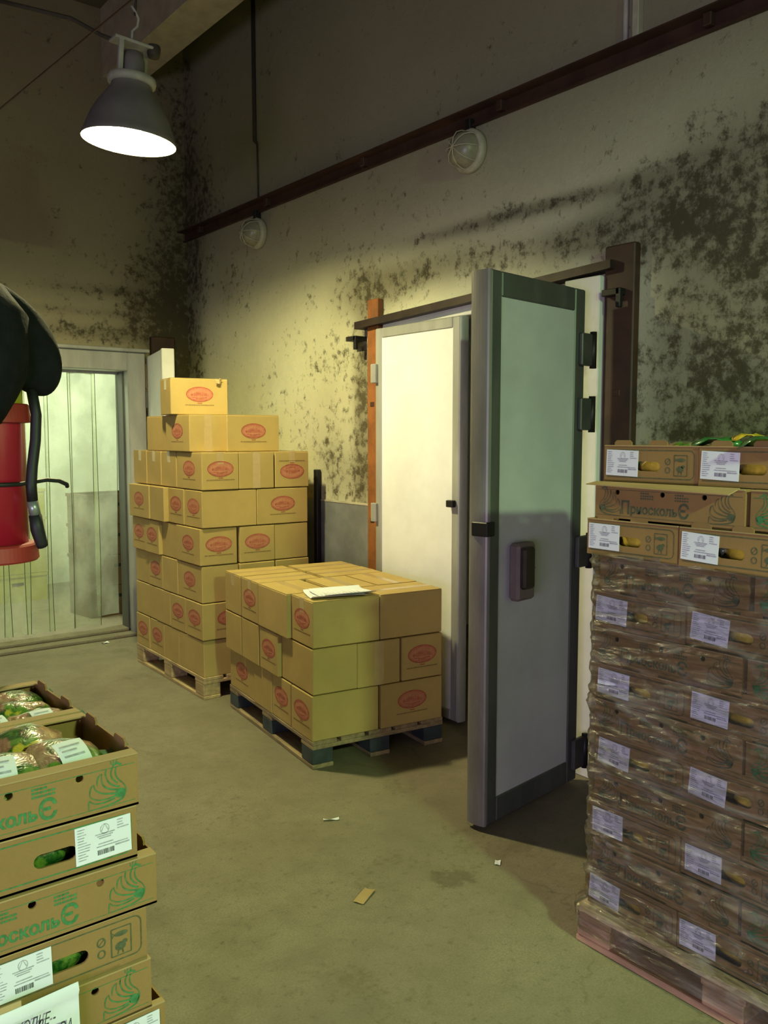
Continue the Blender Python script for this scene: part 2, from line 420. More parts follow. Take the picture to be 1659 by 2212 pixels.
def slot(cx, cz, w, h, n=6):
    r = h / 2; pts = []
    for k in range(n + 1):
        a = -math.pi / 2 + math.pi * k / n; pts.append((cx + w / 2 - r + r * math.cos(a), cz + r * math.sin(a)))
    for k in range(n + 1):
        a = math.pi / 2 + math.pi * k / n; pts.append((cx - w / 2 + r + r * math.cos(a), cz + r * math.sin(a)))
    return pts

ORD = ['bottom', 'second', 'third', 'fourth', 'fifth', 'sixth', 'seventh', 'eighth', 'ninth', 'tenth', 'eleventh', 'twelfth', 'thirteenth']

# ------------------------------------------------------------------ the hall
XW, YB, ZC = 3.434, 7.14, 5.15
YD0, YD1, ZD = 2.72, 4.31, 2.44          # chamber doorway in the long wall
XO0, XO1, ZO = 1.15, 2.93, 2.40          # doorway in the end wall
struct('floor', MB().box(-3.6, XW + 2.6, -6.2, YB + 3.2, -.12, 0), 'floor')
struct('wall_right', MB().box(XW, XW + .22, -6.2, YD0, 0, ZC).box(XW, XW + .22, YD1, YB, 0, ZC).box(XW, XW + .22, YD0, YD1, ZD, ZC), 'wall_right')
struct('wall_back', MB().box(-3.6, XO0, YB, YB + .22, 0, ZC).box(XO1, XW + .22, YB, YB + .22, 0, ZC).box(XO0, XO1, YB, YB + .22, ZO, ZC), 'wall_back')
struct('wall_left', MB().box(-3.82, -3.6, -6.2, -2.7, 0, ZC).box(-3.82, -3.6, .3, YB + .22, 0, ZC).box(-3.82, -3.6, -2.7, .3, 2.9, ZC), 'plain_plaster')
struct('wall_front', MB().box(-3.82, XW + .22, -6.42, -6.2, 0, ZC), 'plain_plaster')
struct('ceiling', MB().box(-3.82, XW + .22, -6.42, YB + .22, ZC, ZC + .2), 'ceiling')
# cold chambers behind the two doorways
struct('wall_chamber_back', MB().box(-.2, 4.2, YB + 2.9, YB + 3.0, 0, 3.1).box(-.3, -.2, YB + .22, YB + 3, 0, 3.1).box(4.1, 4.2, YB + .22, YB + 3, 0, 3.1).box(-.3, 4.2, YB + .22, YB + 3, 3.0, 3.1), 'chamber_white')
struct('wall_chamber_right', MB().box(XW + 2.4, XW + 2.5, 1.5, 5.6, 0, 3.1).box(XW + .22, XW + 2.5, 1.4, 1.5, 0, 3.1).box(XW + .22, XW + 2.5, 5.5, 5.6, 0, 3.1).box(XW + .22, XW + 2.5, 1.4, 5.6, 3.0, 3.1), 'chamber_white')
# concrete roof beam over the lamp
struct('trim_1', MB().box(2.72, 3.02, -6.2, YB, 4.62, ZC), simple('beam_concrete', (.42, .37, .25), .85, var=.15))

# ------------------------------------------------------------------ steel rail, conduits, wall lamps
t = thing('steel_rail', 'dark brown steel angle rail running along the long mouldy wall', 'rail', (XW, 0, 3.43))
MB().box(-.012, 0, -3, YB, -.035, .042).build('web', 'rust_dark', t)
MB().box(-.085, 0, -3, YB, .034, .042).build('flange', 'rust_dark', t)
MB().box(-.03, -.012, -3, YB, -.040, -.030).build('lower_lip', 'rust_dark', t)
for y in (.9, 2.1, 3.3, 4.5, 5.7, 6.8):
    MB().cbox(-.05, 0, y - .02, y + .02, -.02, .034, .004).build('bracket', 'rust_dark', t)

def wall_lamp(y, z, label):
    t = thing('bulkhead_lamp', label, 'wall lamp', (XW, y, z), 0, 'unlit round wall lamps under the rail')
    rot = Matrix.Rotation(R(-90), 4, 'Y')
    MB().lathe([(0, 0), (.105, 0), (.115, .012), (.118, .045), (.105, .055), (.095, .055)], 32).xf(rot).build('housing', 'old_white', t, True)
    MB().lathe([(.096, .052), (.094, .085), (.080, .118), (.055, .138), (.022, .147), (0, .148)], 32).xf(rot).build('glass_dome', 'old_glass', t, True)
    g = MB()
    for k in range(4):
        a = math.pi * k / 4
        g.tube([(.102 * math.cos(a) * c, .102 * math.sin(a) * c, h) for c, h in ((1, .05), (.98, .09), (.82, .13), (.5, .153), (0, .162), (-.5, .153), (-.82, .13), (-.98, .09), (-1, .05))], .003, 5)
    g.xf(rot).build('wire_guard', 'old_white', t)
    MB().cbox(-.05, 0, -.02, .02, .11, .17, .004).build('cable_entry', 'black_iron', t)
wall_lamp(3.535, 3.262, 'round unlit wall lamp under the rail, nearer one above the chamber door')
wall_lamp(5.86, 3.235, 'round unlit wall lamp under the rail, far one towards the corner')
tag(MB().tube([(XW - .012, 5.905, ZC - .02), (XW - .012, 5.905, 3.98), (XW - .012, 5.905, 3.94), (XW - .012, 5.87, 3.90), (XW - .012, 5.862, 3.47)], [.016, .016, .016, .007, .007], 8).build('wall_cable', 'cable', None, True), 'dark cable dropping down the upper wall to the far round lamp', 'cable')
t = thing('conduit', 'pale cable duct rising from the rail to the ceiling, right', 'conduit', (XW, 2.5, 3.475))
MB().cbox(-.04, 0, -.055, -.02, 0, ZC - 3.48, .004).build('duct', 'old_white', t)
MB().tube([(-.016, .03, 0), (-.016, .03, ZC - 3.48)], .012, 10).build('pipe', 'lamp_bracket', t, True)
MB().box(-.02, 0, -.055, .045, .5, .53).build('clip', 'old_white', t)

# ------------------------------------------------------------------ chamber door in the long wall
def post(name, label, x0, x1, y0, y1, z1, mat):
    tt = thing(name, label, 'door post', ((x0 + x1) / 2, (y0 + y1) / 2, 0))
    w, d = (x1 - x0) / 2, (y1 - y0) / 2
    MB().cbox(-w, w, -d, d, 0, z1, .006).build('column', mat, tt)
    return tt
pA = post('door_post', 'orange-brown rusty steel door post left of the white door leaf', XW - .05, XW - .001, 4.336, 4.445, 2.565, 'rust')
pB = post('door_post', 'dark brown steel door post right of the open door leaf', XW - .05, XW - .001, 2.425, 2.592, 2.585, 'rust_dark')
for p, s in ((pA, 1), (pB, -1)):
    for z in (.4, 1.15, 1.9):
        MB().cbox(-.028, -.019, -.02, .02, z - .015, z + .015, .002).build('anchor_lug', 'rust_dark', p)
tag(MB().add([(XW - .09, 4.53, 2.385), (XW - .09, 2.53, 2.475), (XW, 2.53, 2.475), (XW, 4.53, 2.385), (XW - .09, 4.53, 2.43), (XW - .09, 2.53, 2.515), (XW, 2.53, 2.515), (XW, 4.53, 2.43)],
             [(0, 1, 2, 3), (4, 7, 6, 5), (0, 4, 5, 1), (2, 6, 7, 3), (0, 3, 7, 4), (1, 5, 6, 2)]).build('lintel_beam', 'steel_dark'), 'dark steel lintel beam above the chamber door, sloping slightly', 'beam')
for (y, z, lab) in ((4.56, 2.325, 'small black iron latch bracket left of the orange post'), (2.52, 2.36, 'small black iron latch bracket on the dark brown post')):
    t = thing('latch_bracket', lab, 'bracket', (XW, y, z))
    MB().cbox(-.10, 0, -.05, .05, -.012, .018, .003).build('arm', 'black_iron', t)
    MB().cbox(-.10, -.075, -.055, -.03, -.07, .018, .003).build('tongue', 'black_iron', t)
# white frame plates of the doorway
t = bpy.data.objects.new('door_1', None); C.objects.link(t); t['kind'] = 'structure'; t.location = (XW, YD0, 0)
MB().cbox(-.075, .1, -.122, .09, 0, 2.455, .004).build('jamb', 'jamb_white', t)
MB().cbox(.02, .1, 1.53, 1.59, 0, 2.44, .004).build('jamb', 'jamb_white', t)
MB().cbox(-.03, .1, .09, 1.59, 2.375, 2.44, .004).build('head_jamb', 'jamb_white', t)

def leaf_parts(t, L, H, T, panel, frame, bw, edge):
    """local: X from hinge(0) to free end(L), outside face at -Y, thickness T"""
    MB().cbox(.01, L - .01, -T + .006, -.004, .01, H - .01, .002).build('core', panel, t)
    for (x0, x1, z0, z1) in ((0, bw, 0, H), (L - bw, L, 0, H)):
        MB().cbox(x0, x1, -T, 0, z0, z1, .006).build('frame_stile', frame, t)
    for (z0, z1) in ((0, bw), (H - bw, H)):
        MB().cbox(bw, L - bw, -T, 0, z0, z1, .006).build('frame_rail', frame, t)
    # rounded metal edge profile on the free end
    n = 8; prof = [(L + .012 * math.sin(math.pi * k / n), -T * .5 + (T * .5 + .001) * -math.cos(math.pi * k / n)) for k in range(n + 1)]
    m = MB(); m.add([(x, y, z) for z in (0, H) for x, y in prof], [(k, k + 1, n + 2 + k, n + 1 + k) for k in range(n)])
    m.add([(x, y, 0) for x, y in prof], [tuple(range(n + 1))]).add([(x, y, H) for x, y in prof], [tuple(range(n + 1))])
    m.build('edge_profile', edge, t)

# closed left leaf (in the wall plane): hinge at Y=4.33, free end at 3.55; outside faces -X
t = thing('door_leaf', 'closed white cold chamber door leaf with aluminium frame, behind the boxes', 'door', (XW - .008, 4.330, .03), R(-90))
leaf_parts(t, .775, 2.34, .065, 'panel', 'alu', .062, 'alu')
MB().cbox(.70, .755, -.098, -.065, 1.26, 1.30, .004).build('latch', 'black_iron', t)
MB().box(.775, .782, -.02, -.005, 0, 2.34).build('rubber_seal', 'old_white', t)
for z in (.25, 1.12, 2.0):
    MB().cbox(-.02, .03, -.09, -.06, z, z + .12, .004).build('hinge', 'alu', t)
# open right leaf: hinge end (3.27,2.60) -> free end (2.553,2.504); outside faces the camera
hx, hy = 3.262, 2.601; fx, fy = 2.548, 2.508
L2 = math.hypot(hx - fx, hy - fy); ang = math.atan2(fy - hy, fx - hx)
t = thing('door_leaf', 'open grey cold chamber door leaf standing out from the wall', 'door', (hx, hy, .025), ang)
# outside is local +Y here (leaf points to -X), so mirror the builder
H2, T2, bw = 2.35, .10, .115
MB().cbox(.01, L2 - .01, -T2 + .004, -.006, .01, H2 - .01, .002).build('core', 'panel_grey', t)
for (x0, x1) in ((0, bw * .75), (L2 - bw * .62, L2)):
    MB().cbox(x0, x1, -T2, 0, 0, H2, .006).build('frame_stile', 'alu_dark', t)
for (z0, z1) in ((0, bw * .95), (H2 - bw * .9, H2)):
    MB().cbox(bw * .75, L2 - bw * .62, -T2, 0, z0, z1, .006).build('frame_rail', 'alu_dark', t)
n = 10; prof = [(L2 + .02 * math.sin(math.pi * k / n) ** .6, -T2 * .5 + T2 * .5 * math.cos(math.pi * k / n)) for k in range(n + 1)]
m = MB(); m.add([(x, y, z) for z in (0, H2) for x, y in prof], [(k, k + 1, n + 2 + k, n + 1 + k) for k in range(n)])
m.add([(x, y, 0) for x, y in prof], [tuple(range(n + 1))]).add([(x, y, H2) for x, y in prof], [tuple(range(n + 1))])
m.build('edge_profile', 'edge_grey', t)
hb = MB().cbox(L2 - .265, L2 - .135, 0, .055, .965, 1.215, .012).build('lock_box', 'lock_grey', t)
MB().cbox(L2 - .222, L2 - .14, .053, .085, 1.02, 1.20, .010).build('handle', 'steel_dark', hb)
MB().box(L2 - .255, L2 - .15, .0555, .058, 1.10, 1.106).build('seam', 'black_iron', hb)
MB().cbox(L2 - .03, L2 + .028, -.075, .008, 1.255, 1.315, .004).build('strike_plate', 'black_iron', t)
for z in (2.0, 1.70, 1.05, .06):
    h = MB().cbox(-.055, .055, .0, .022, z, z + .15, .005).build('hinge', 'hinge_grey', t)
    MB().tube([(-.045, .018, z - .01), (-.045, .018, z + .16)], .016, 10).build('knuckle', 'black_iron', h, True)
# galvanised sheet on the wall beside the door
t = thing('metal_wainscot', 'grey galvanised metal sheet fixed low on the wall left of the orange post', 'metal sheet', (XW - .002, 4.46, 0))
MB().box(-.008, 0, 0, 1.25, 0, 1.245).build('sheet', 'zinc', t)
MB().box(-.008, 0, 1.255, 2.5, 0, 1.245).build('sheet', 'zinc', t)
MB().box(-.011, 0, 0, 2.5, 1.238, 1.252).build('edge_strip', 'old_white', t)
tag(MB().cbox(XW - .045, XW - .008, 5.04, 5.085, 0, 1.46, .004).build('shadow_strip', 'black_iron'), 'narrow black strip standing in for shadow on the wall behind the tall box stack', 'shadow strip')  # black strip stands in for the stack's shadow on the wall

# ------------------------------------------------------------------ doorway in the end wall with the strip curtain
t = bpy.data.objects.new('door_2', None); C.objects.link(t); t['kind'] = 'structure'; t.location = (XO1, YB, 0)
MB().cbox(-.135, .02, -.19, .05, 0, 2.39, .008).build('frame_stile', 'alu', t)
MB().cbox(-.150, -.13, -.10, .04, 0.03, 2.24, .004).build('seal', 'alu_dark', t)
MB().cbox(XO0 - XO1 - .02, XO0 - XO1 + .13, -.19, .05, 0, 2.39, .008).build('frame_stile', 'alu', t)
MB().cbox(XO0 - XO1 + .13, -.135, -.19, .05, 2.235, 2.39, .008).build('frame_head', 'alu', t)
MB().cbox(XO0 - XO1 - .05, .05, -.22, -.02, 2.39, 2.42, .006).build('drip_rail', 'alu', t)
MB().cbox(XO0 - XO1 - .1, .02, -.21, .3, 0, .028, .006).build('threshold', 'floor', t)
MB().cbox(XO0 - XO1 - .1, -.10, -.10, .3, .028, .055, .006).build('threshold_plate', 'floor', t)
t = thing('strip_curtain', 'translucent PVC strip curtain hanging in the lit end-wall doorway', 'curtain', (1.95, YB + .02, 2.235))
MB().cbox(-.70, .83, -.02, .02, -.02, .0, .003).build('hanging_rail', 'alu', t)
sx = [(1.30, 1.50), (1.46, 1.69), (1.64, 1.86), (1.815, 2.02), (1.985, 2.20), (2.175, 2.385), (2.365, 2.59), (2.565, 2.775)]
for i, (a, b) in enumerate(sx):
    m = MB(); nz = 26; nx = 6; ph = random.random() * 6; off = .012 * (i % 2)
    for j in range(nz + 1):
        zz = -.02 - j / nz * (2.13 if i < 7 else 2.06)
        for k in range(nx + 1):
            u = k / nx; yy = off + .014 * math.sin(u * math.pi) + .010 * math.sin(j * .22 + ph) * (j / nz) + (.05 * (j / nz) ** 2 * u if i == 7 else 0)
            m.v.append((a + (b - a) * u - 1.95 + .012 * math.sin(j * .12 + ph) * j / nz, yy, zz))
    for j in range(nz):
        for k in range(nx):
            q = j * (nx + 1) + k; m.f.append((q, q + 1, q + nx + 2, q + nx + 1))
    st = m.build('strip', 'pvc', t, True)
    for k in (0, nx):
        MB().tube([m.v[j * (nx + 1) + k] for j in range(0, nz + 1)], .0028, 5).build('edge', 'pvc_edge', st)
# open leaf of that doorway (edge on)
p0 = Vector((2.965, 6.955)); p1 = Vector((2.775, 6.225)); dv = (p1 - p0); La = dv.length
t = thing('door_leaf', 'white insulated door leaf swung open edge-on beside the strip curtain', 'door', (p0.x, p0.y, .03), math.atan2(dv.y, dv.x))
MB().cbox(0, La, 0, .09, 0, 2.33, .008).build('core', 'panel', t)
MB().cbox(-.005, .06, -.003, .093, 0, 2.333, .006).build('frame_stile', 'alu', t)
MB().cbox(La - .05, La + .008, -.003, .093, 0, 2.333, .006).build('frame_stile', 'jamb_white', t)
for z in (.3, 1.9): MB().cbox(-.03, .03, -.02, .0, z, z + .14, .004).build('hinge', 'alu_dark', t)
post('door_post', 'dark brown steel post on the end wall behind the open white leaf', 3.07, 3.285, YB - .05, YB - .001, 2.55, 'rust_dark')
# contents of the chamber seen through the curtain
def plastic_crates(loc, n, mat, lab, rz):
    for k in range(n):
        t = thing('plastic_crate', f'{lab}, {ORD[k]} one up' if k else f'{lab}, bottom one', 'crate', (loc[0], loc[1], k * .29), rz, 'plastic crates behind the strip curtain')
        m = MB(); m.box(-.3, .3, -.2, .2, 0, .015)
        for s in (-1, 1): m.box(-.3, .3, s * .2 - .008, s * .2 + .008, 0, .28).box(s * .3 - .008, s * .3 + .008, -.2, .2, 0, .28)
        m.build('tub', mat, t)
        MB().box(-.315, .315, -.215, -.192, .255, .285).box(-.315, .315, .192, .215, .255, .285).box(-.315, -.292, -.192, .192, .255, .285).box(.292, .315, -.192, .192, .255, .285).build('rim', mat, t)
        MB().box(-.06, .06, -.212, -.206, .17, .2).build('handle', 'black_iron', t)
M['crate_dark'] = simple('crate_dark', (.035, .05, .05), .6); M['crate_brown'] = simple('crate_brown', (.13, .075, .03), .6); M['crate_yellow'] = simple('crate_yellow', (.35, .33, .07), .6)
plastic_crates((3.02, 8.1), 4, 'crate_brown', 'brown plastic crate stacked behind curtain at right', R(8))
plastic_crates((1.75, 8.9), 3, 'crate_dark', 'dark plastic crate stacked behind curtain at left', R(-12))
plastic_crates((2.42, 9.3), 4, 'crate_yellow', 'yellowish plastic crate stacked deep behind the curtain', R(5))
t = thing('tube_lamp', 'fluorescent tube lamp on the chamber ceiling behind the curtain', 'lamp', (2.0, 8.6, 2.98))
MB().cbox(-.65, .65, -.07, .07, -.05, 0, .006).build('tray', 'old_white', t)
MB().tube([(-.6, 0, -.075), (.6, 0, -.075)], .02, 10).build('tube', 'tube_glow', t, True)

# ------------------------------------------------------------------ hanging lamp
t = thing('high_bay_lamp', 'lit bell-shaped pendant lamp with grey shade hanging upper left', 'lamp', (1.80, 4.38, 3.20))
t.rotation_euler = (R(3.5), R(3), 0)
MB().lathe([(.235, 0), (.238, .012), (.228, .03), (.215, .07), (.195, .12), (.165, .175), (.130, .225), (.105, .262), (.098, .285)], 40).build('shade', 'shade', t, True)
MB().lathe([(.235, 0), (.226, .012), (.218, .03), (.205, .07), (.185, .12), (.155, .175), (.120, .225), (.095, .262), (0, .27)], 40).build('reflector', 'reflector', t, True)
MB().lathe([(0, .035), (.025, .036), (.050, .050), (.066, .080), (.068, .11), (.056, .155), (.036, .195), (.024, .235), (0, .24)], 20).build('bulb', 'bulb', t, True)
MB().lathe([(.098, .28), (.118, .282), (.122, .30), (.118, .318), (.08, .325), (0, .325)], 32).build('collar', 'lamp_bracket', t, True)
for a in (R(205), R(25)):
    x, y = .085 * math.cos(a), .085 * math.sin(a)
    MB().cbox(x - .012, x + .012, y - .012, y + .012, .32, .475, .003).build('bracket_arm', 'lamp_bracket', t)
MB().cbox(-.11, .11, -.05, .05, .47, .485, .003).build('top_plate', 'lamp_bracket', t)
MB().lathe([(.0, .325), (.055, .325), (.06, .345), (.06, .40), (.045, .44), (0, .45)], 20).build('lamp_holder', 'shade', t, True)
MB().tube([(-.01, 0, .485), (-.01, 0, .54), (.015, 0, .57), (.02, 0, .61), (0, 0, .64), (-.02, 0, .66)], .007, 8).build('hook', 'lamp_bracket', t, True)
MB().tube([(0, 0, .62), (.01, 0, .95), (0, 0, ZC - 3.2 - .0)], .006, 6).build('suspension_rod', 'cable', t)
MB().lathe([(.03, .50), (.034, .49), (.034, .46), (.028, .44), (0, .44)], 12, (.1, -.02, 0)).build('cable_gland', 'cable', t, True)
tag(MB().tube([(1.30, 4.86, 3.93), (1.45, 4.74, 3.885), (1.60, 4.60, 3.83), (1.72, 4.50, 3.745), (1.80, 4.42, 3.70), (1.86, 4.38, 3.70), (1.895, 4.36, 3.685)], .011, 8).build('lamp_cable', 'cable', None, True), 'thick dark cable sagging from the left to the pendant lamp', 'cable')
wire = tag(MB().tube([(1.02, 6.6, 3.235), (1.173, 4.368, 3.22), (1.263, 3.015, 3.22), (1.4, .8, 3.235)], .0045, 6).build('span_wire', 'rust_dark'), 'thin taut brown wire crossing the upper left corner', 'wire')

# ------------------------------------------------------------------ pallets
def pallet(label, loc, rz, w, l, h, mat, blockmat, deckmat=None):
    """local origin at front-left corner; w along X, l along Y"""
    t = thing('wooden_pallet', label, 'pallet', loc, rz, 'wooden pallets')
    bt = .022; bh = h - 3 * bt
    nb = 5; bwid = w / nb - .02
    for k in range(nb):
        x = k * (w - bwid) / (nb - 1)
        MB().cbox(x, x + bwid, 0, l, h - bt, h, .003).build('deck_board', deckmat or mat, t)
    for k, y in enumerate((0, l / 2 - .07, l - .14)):
        MB().cbox(0, w, y, y + .14, h - 2 * bt, h - bt - .0005, .003).build('stringer_board', mat, t)
        for x in (0, w / 2 - .06, w - .12):
            MB().cbox(x, x + .12, y + .005, y + .135, bt + .0005, h - 2 * bt - .0005, .004).build('block', blockmat, t)
    for x in (0, w / 2 - .06, w - .12):
        MB().cbox(x, x + .12, 0, l, 0, bt, .003).build('bottom_board', mat, t)
    return t
P1 = Vector((2.440, 4.945)); A1 = R(-2.2)
P2 = Vector((2.346, 3.545)); A2 = R(-8.0)
PH = .144
pallet('pale wooden pallet under the tall carton stack by the lit doorway', (P1.x, P1.y, 0), A1, .8, 1.2, PH, 'wood', 'wood')
pallet('grey wooden pallet with dark blue blocks under the low carton load', (P2.x, P2.y, 0), A2, .8, 1.2, PH, 'wood_dark', 'blue_block')

# ------------------------------------------------------------------ kraft cartons
BL, BW, BH = .389, .2575, .240
body_me = MB().cbox(-BL / 2, BL / 2, -BW / 2, BW / 2, .0, BH - .004, .004).mesh('carton_body')
flap_me = MB().cbox(-BL / 2 + .002, BL / 2 - .002, -BW / 2 + .002, -.0008, BH - .004, BH - .0005, .001).mesh('top_flap')
flap2_me = MB().cbox(-BL / 2 + .002, BL / 2 - .002, .0008, BW / 2 - .002, BH - .004, BH - .0005, .001).mesh('top_flap')
tape_me = MB().box(-BL / 2 + .001, BL / 2 - .001, -.024, .024, BH - .0005, BH).box(-BL / 2 - .0008, -BL / 2, -.024, .024, BH - .075, BH).box(BL / 2, BL / 2 + .0008, -.024, .024, BH - .075, BH).mesh('tape')
endtape_me = MB().rect(-.028, .028, 0.002, BH - .004).mesh('end_tape')
def logo_meshes():
    a = MB(); a.ell(0, 0, .088, .046, 36); fill = a.mesh('logo_fill')
    b = MB(); b.ring(0, 0, .092, .050, .0065, 44, -.0004); b.ring(0, 0, .081, .040, .0022, 44, -.0004)
    rnd = random.Random(3)
    x = -.060
    while x < .060:      # the arched word in the oval: too blurred to read, drawn as letter strokes
        hgt = .013 + .016 * (1 - (x / .062) ** 2); w = rnd.choice((.009, .011, .013)); z0 = -.012
        k = rnd.randrange(3)
        if k == 0: b.ribbon([(x, z0), (x, z0 + hgt)], .0032, -.0004); b.ribbon([(x + w * .6, z0), (x + w * .6, z0 + hgt)], .0032, -.0004); b.ribbon([(x, z0 + hgt * .5), (x + w * .6, z0 + hgt * .5)], .0028, -.0004)
        elif k == 1: b.ribbon([(x, z0), (x + w * .3, z0 + hgt), (x + w * .65, z0)], .0032, -.0004)
        else: b.ring(x + w * .32, z0 + hgt * .5, w * .4, hgt * .5, .003, 12, -.0004)
        x += w
    b.ribbon([(-.05, -.020), (0, -.026), (.05, -.020)], .004, -.0004); b.ribbon([(-.03, -.031), (.03, -.031)], .003, -.0004)
    b.rect(-.016, .016, -.061, -.056, -.0004)
    line = b.mesh('logo_print')
    c = MB(); x = -.098
    while x < .098:
        w = rnd.choice((.003, .005, .006)); c.rect(x, x + w, -.074, -.068, -.0004); x += w + .0025
    cap = c.mesh('caption')
    return fill, line, cap
LOGO_F, LOGO_L, LOGO_C = logo_meshes()
def add_logo(t, face, up=1, dz=0.0, dx=0.0):
    z = BH * .56 + dz
    loc, rz = {'F': ((dx, -BW / 2 - .0006, z), 0), 'B': ((-dx, BW / 2 + .0006, z), math.pi), 'L': ((-BL / 2 - .0006, -dx, z), -math.pi / 2), 'R': ((BL / 2 + .0006, dx, z), math.pi / 2)}[face]
    e = obj('printed_logo', LOGO_F, 'pink_ink', t, loc, (0, 0 if up > 0 else math.pi, rz))
    if up < 0: e.location.z = BH * .44
    obj('logo_lettering', LOGO_L, 'red_ink', e); obj('caption', LOGO_C, 'dark_ink', e)
    return e
def carton(label, group, loc, rz, faces='', top=False, tape='', up=1, dx=0.0):
    t = thing('cardboard_carton', label, 'box', loc, rz, group)
    obj('body', body_me, 'kraft', t)
    if top:
        obj('top_flap', flap_me, 'kraft', t); obj('top_flap', flap2_me, 'kraft', t); obj('tape', tape_me, 'tape', t)
    for f in faces: add_logo(t, f, up, 0, dx)
    for f in tape:
        loc2, r2 = {'L': ((-BL / 2 - .0006, 0, 0), -math.pi / 2), 'R': ((BL / 2 + .0006, 0, 0), math.pi / 2)}[f]
        obj('end_tape', endtape_me, 'tape', t, loc2, (0, 0, r2))
    return t

def load(P, A, z0, layers, where, group, seed):
    """layers: bottom up; each a list of rows from the front: (type, left-face logo, front logos or None, setback dx)"""
    rnd = random.Random(seed)
    ca, sa = math.cos(A), math.sin(A)
    rown = ['front row', 'second row', 'third row', 'back row']
    nl = len(layers)
    for li, rows in enumerate(layers):
        y = 0.0
        for ri, row in enumerate(rows):
            typ, lf, fr, dx = row
            dep = .400 if typ == 'S' else .2667
            cnt = 3 if typ == 'S' else 2; pit = .8 / cnt
            for ci in range(cnt):
                if li < nl - 1 and ri > 0 and ci > 0: continue        # wholly enclosed in the load
                jx, jy = rnd.uniform(-.006, .006), rnd.uniform(-.004, .004)
                x = pit * (ci + .5) + jx + dx * (1 if ci == 0 else 0); yy = y + dep / 2 + jy
                if ri == 0: yy += rnd.uniform(-.006, .004)
                wx = P.x + ca * x - sa * yy; wy = P.y + sa * x + ca * yy
                col = (['left', 'right'] if cnt == 2 else ['left', 'middle', 'right'])[ci]
                faces = ''; tp = ''; up = 1
                if typ == 'L':
                    if ci == 0 and lf: faces += 'L'
                    if ri == 0 and fr and fr[ci] in 'ox': faces += 'F'
                    rz = A
                else:
                    if ci == 0 and lf: faces += 'B'
                    if ri == 0 and fr:
                        if fr[ci] in 'ox': faces += 'L'
                        elif fr[ci] == 't': tp = 'L'
                    rz = A + math.pi / 2
                if ri == 0 and fr and fr[ci] == 'x': up = -1
                lay = 'top' if li == nl - 1 else ORD[li]
                carton(f'kraft carton, {lay} layer of {where}, {rown[ri]}, {col}', group, (wx, wy, z0 + li * (BH + .002)), rz + rnd.uniform(-.008, .008), faces, li == nl - 1 or (lf and False), tp, up)
            y += dep
L_, S_ = 'L', 'S'
load(P2 + Vector((-.005, -.005)), A2, PH, [
    [(L_, 1, '.o', 0), (L_, 1, None, .0), (L_, 0, None, 0), (S_, 1, None, 0)],
    [(S_, 0, '.to', 0), (L_, 1, None, -.02), (L_, 0, None, -.02), (L_, 0, None, -.02)],
    [(L_, 1, '..', .0), (S_, 0, None, -.025), (L_, 1, None, -.02), (L_, 0, None, -.02)],
], 'low load', 'cartons on the low pallet load', 11)
tall = [
    [(S_, 0, '.o.', 0), (L_, 0, None, 0), (L_, 1, None, 0), (L_, 1, None, 0)],
    [(L_, 1, 'o.', 0), (L_, 1, None, 0), (L_, 0, None, 0), (S_, 0, None, 0)],
    [(S_, 1, '...', 0), (L_, 0, None, 0), (L_, 1, None, 0), (L_, 0, None, 0)],
    [(S_, 1, 'oo.', 0), (L_, 0, None, .0), (L_, 1, None, -.02), (L_, 1, None, -.02)],
    [(L_, 1, '.o', 0), (L_, 1, None, 0), (L_, 0, None, -.03), (S_, 1, None, -.03)],
    [(S_, 1, 'otx', 0), (L_, 0, None, 0), (L_, 0, None, 0), (L_, 0, None, 0)],
]
load(P1, A1, PH, tall, 'tall stack', 'cartons on the tall stack', 5)
# seventh layer and the single carton on top
zA = PH + 6 * (BH + .002)
def on1(x, y):
    ca, sa = math.cos(A1), math.sin(A1); return P1.x + ca * x - sa * y, P1.y + sa * x + ca * y
g1 = 'cartons on the tall stack'
x, y = on1(.415, .20); carton('kraft carton, seventh layer of tall stack, front right one with red oval', g1, (x, y, zA), A1 + R(1.5), 'F', True)
x, y = on1(.125, .335); carton('kraft carton, seventh layer of tall stack, front left one with taped end', g1, (x, y, zA), A1 + R(90), 'B', True, 'L')
x, y = on1(.155, .74); carton('kraft carton, seventh layer of tall stack, rear left one', g1, (x, y, zA), A1 + R(93), '', True)
x, y = on1(.44, .62); carton('kraft carton, seventh layer of tall stack, rear right one', g1, (x, y, zA), A1 + R(88), '', True)
x, y = on1(.165, .44); carton('single kraft carton with red oval on the very top of tall stack', g1, (x, y, zA + BH + .002), A1 - R(7), 'F', True)
# torn tape tuft on the top carton's upper edge
m = MB(); rnd = random.Random(2)
for k in range(7):
    a = rnd.uniform(0, 6.28); m.add([(0, 0, 0), (.03 * math.cos(a), .006 * rnd.uniform(-1, 1) - .004, .03 * math.sin(a) * .8), (.018 * math.cos(a + .9), -.012, .02 * math.sin(a + .9)), (.004, -.012, .008)], [(0, 1, 2), (0, 2, 3), (0, 3, 1), (1, 3, 2)])
x, y = on1(.272, .29)
tag(obj('crumpled_tape', m.mesh('crumpled_tape'), 'tape', None, (x, y - .001, zA + 2 * BH - .012)), 'crumpled scrap of clear tape on edge of the topmost carton', 'tape scrap')

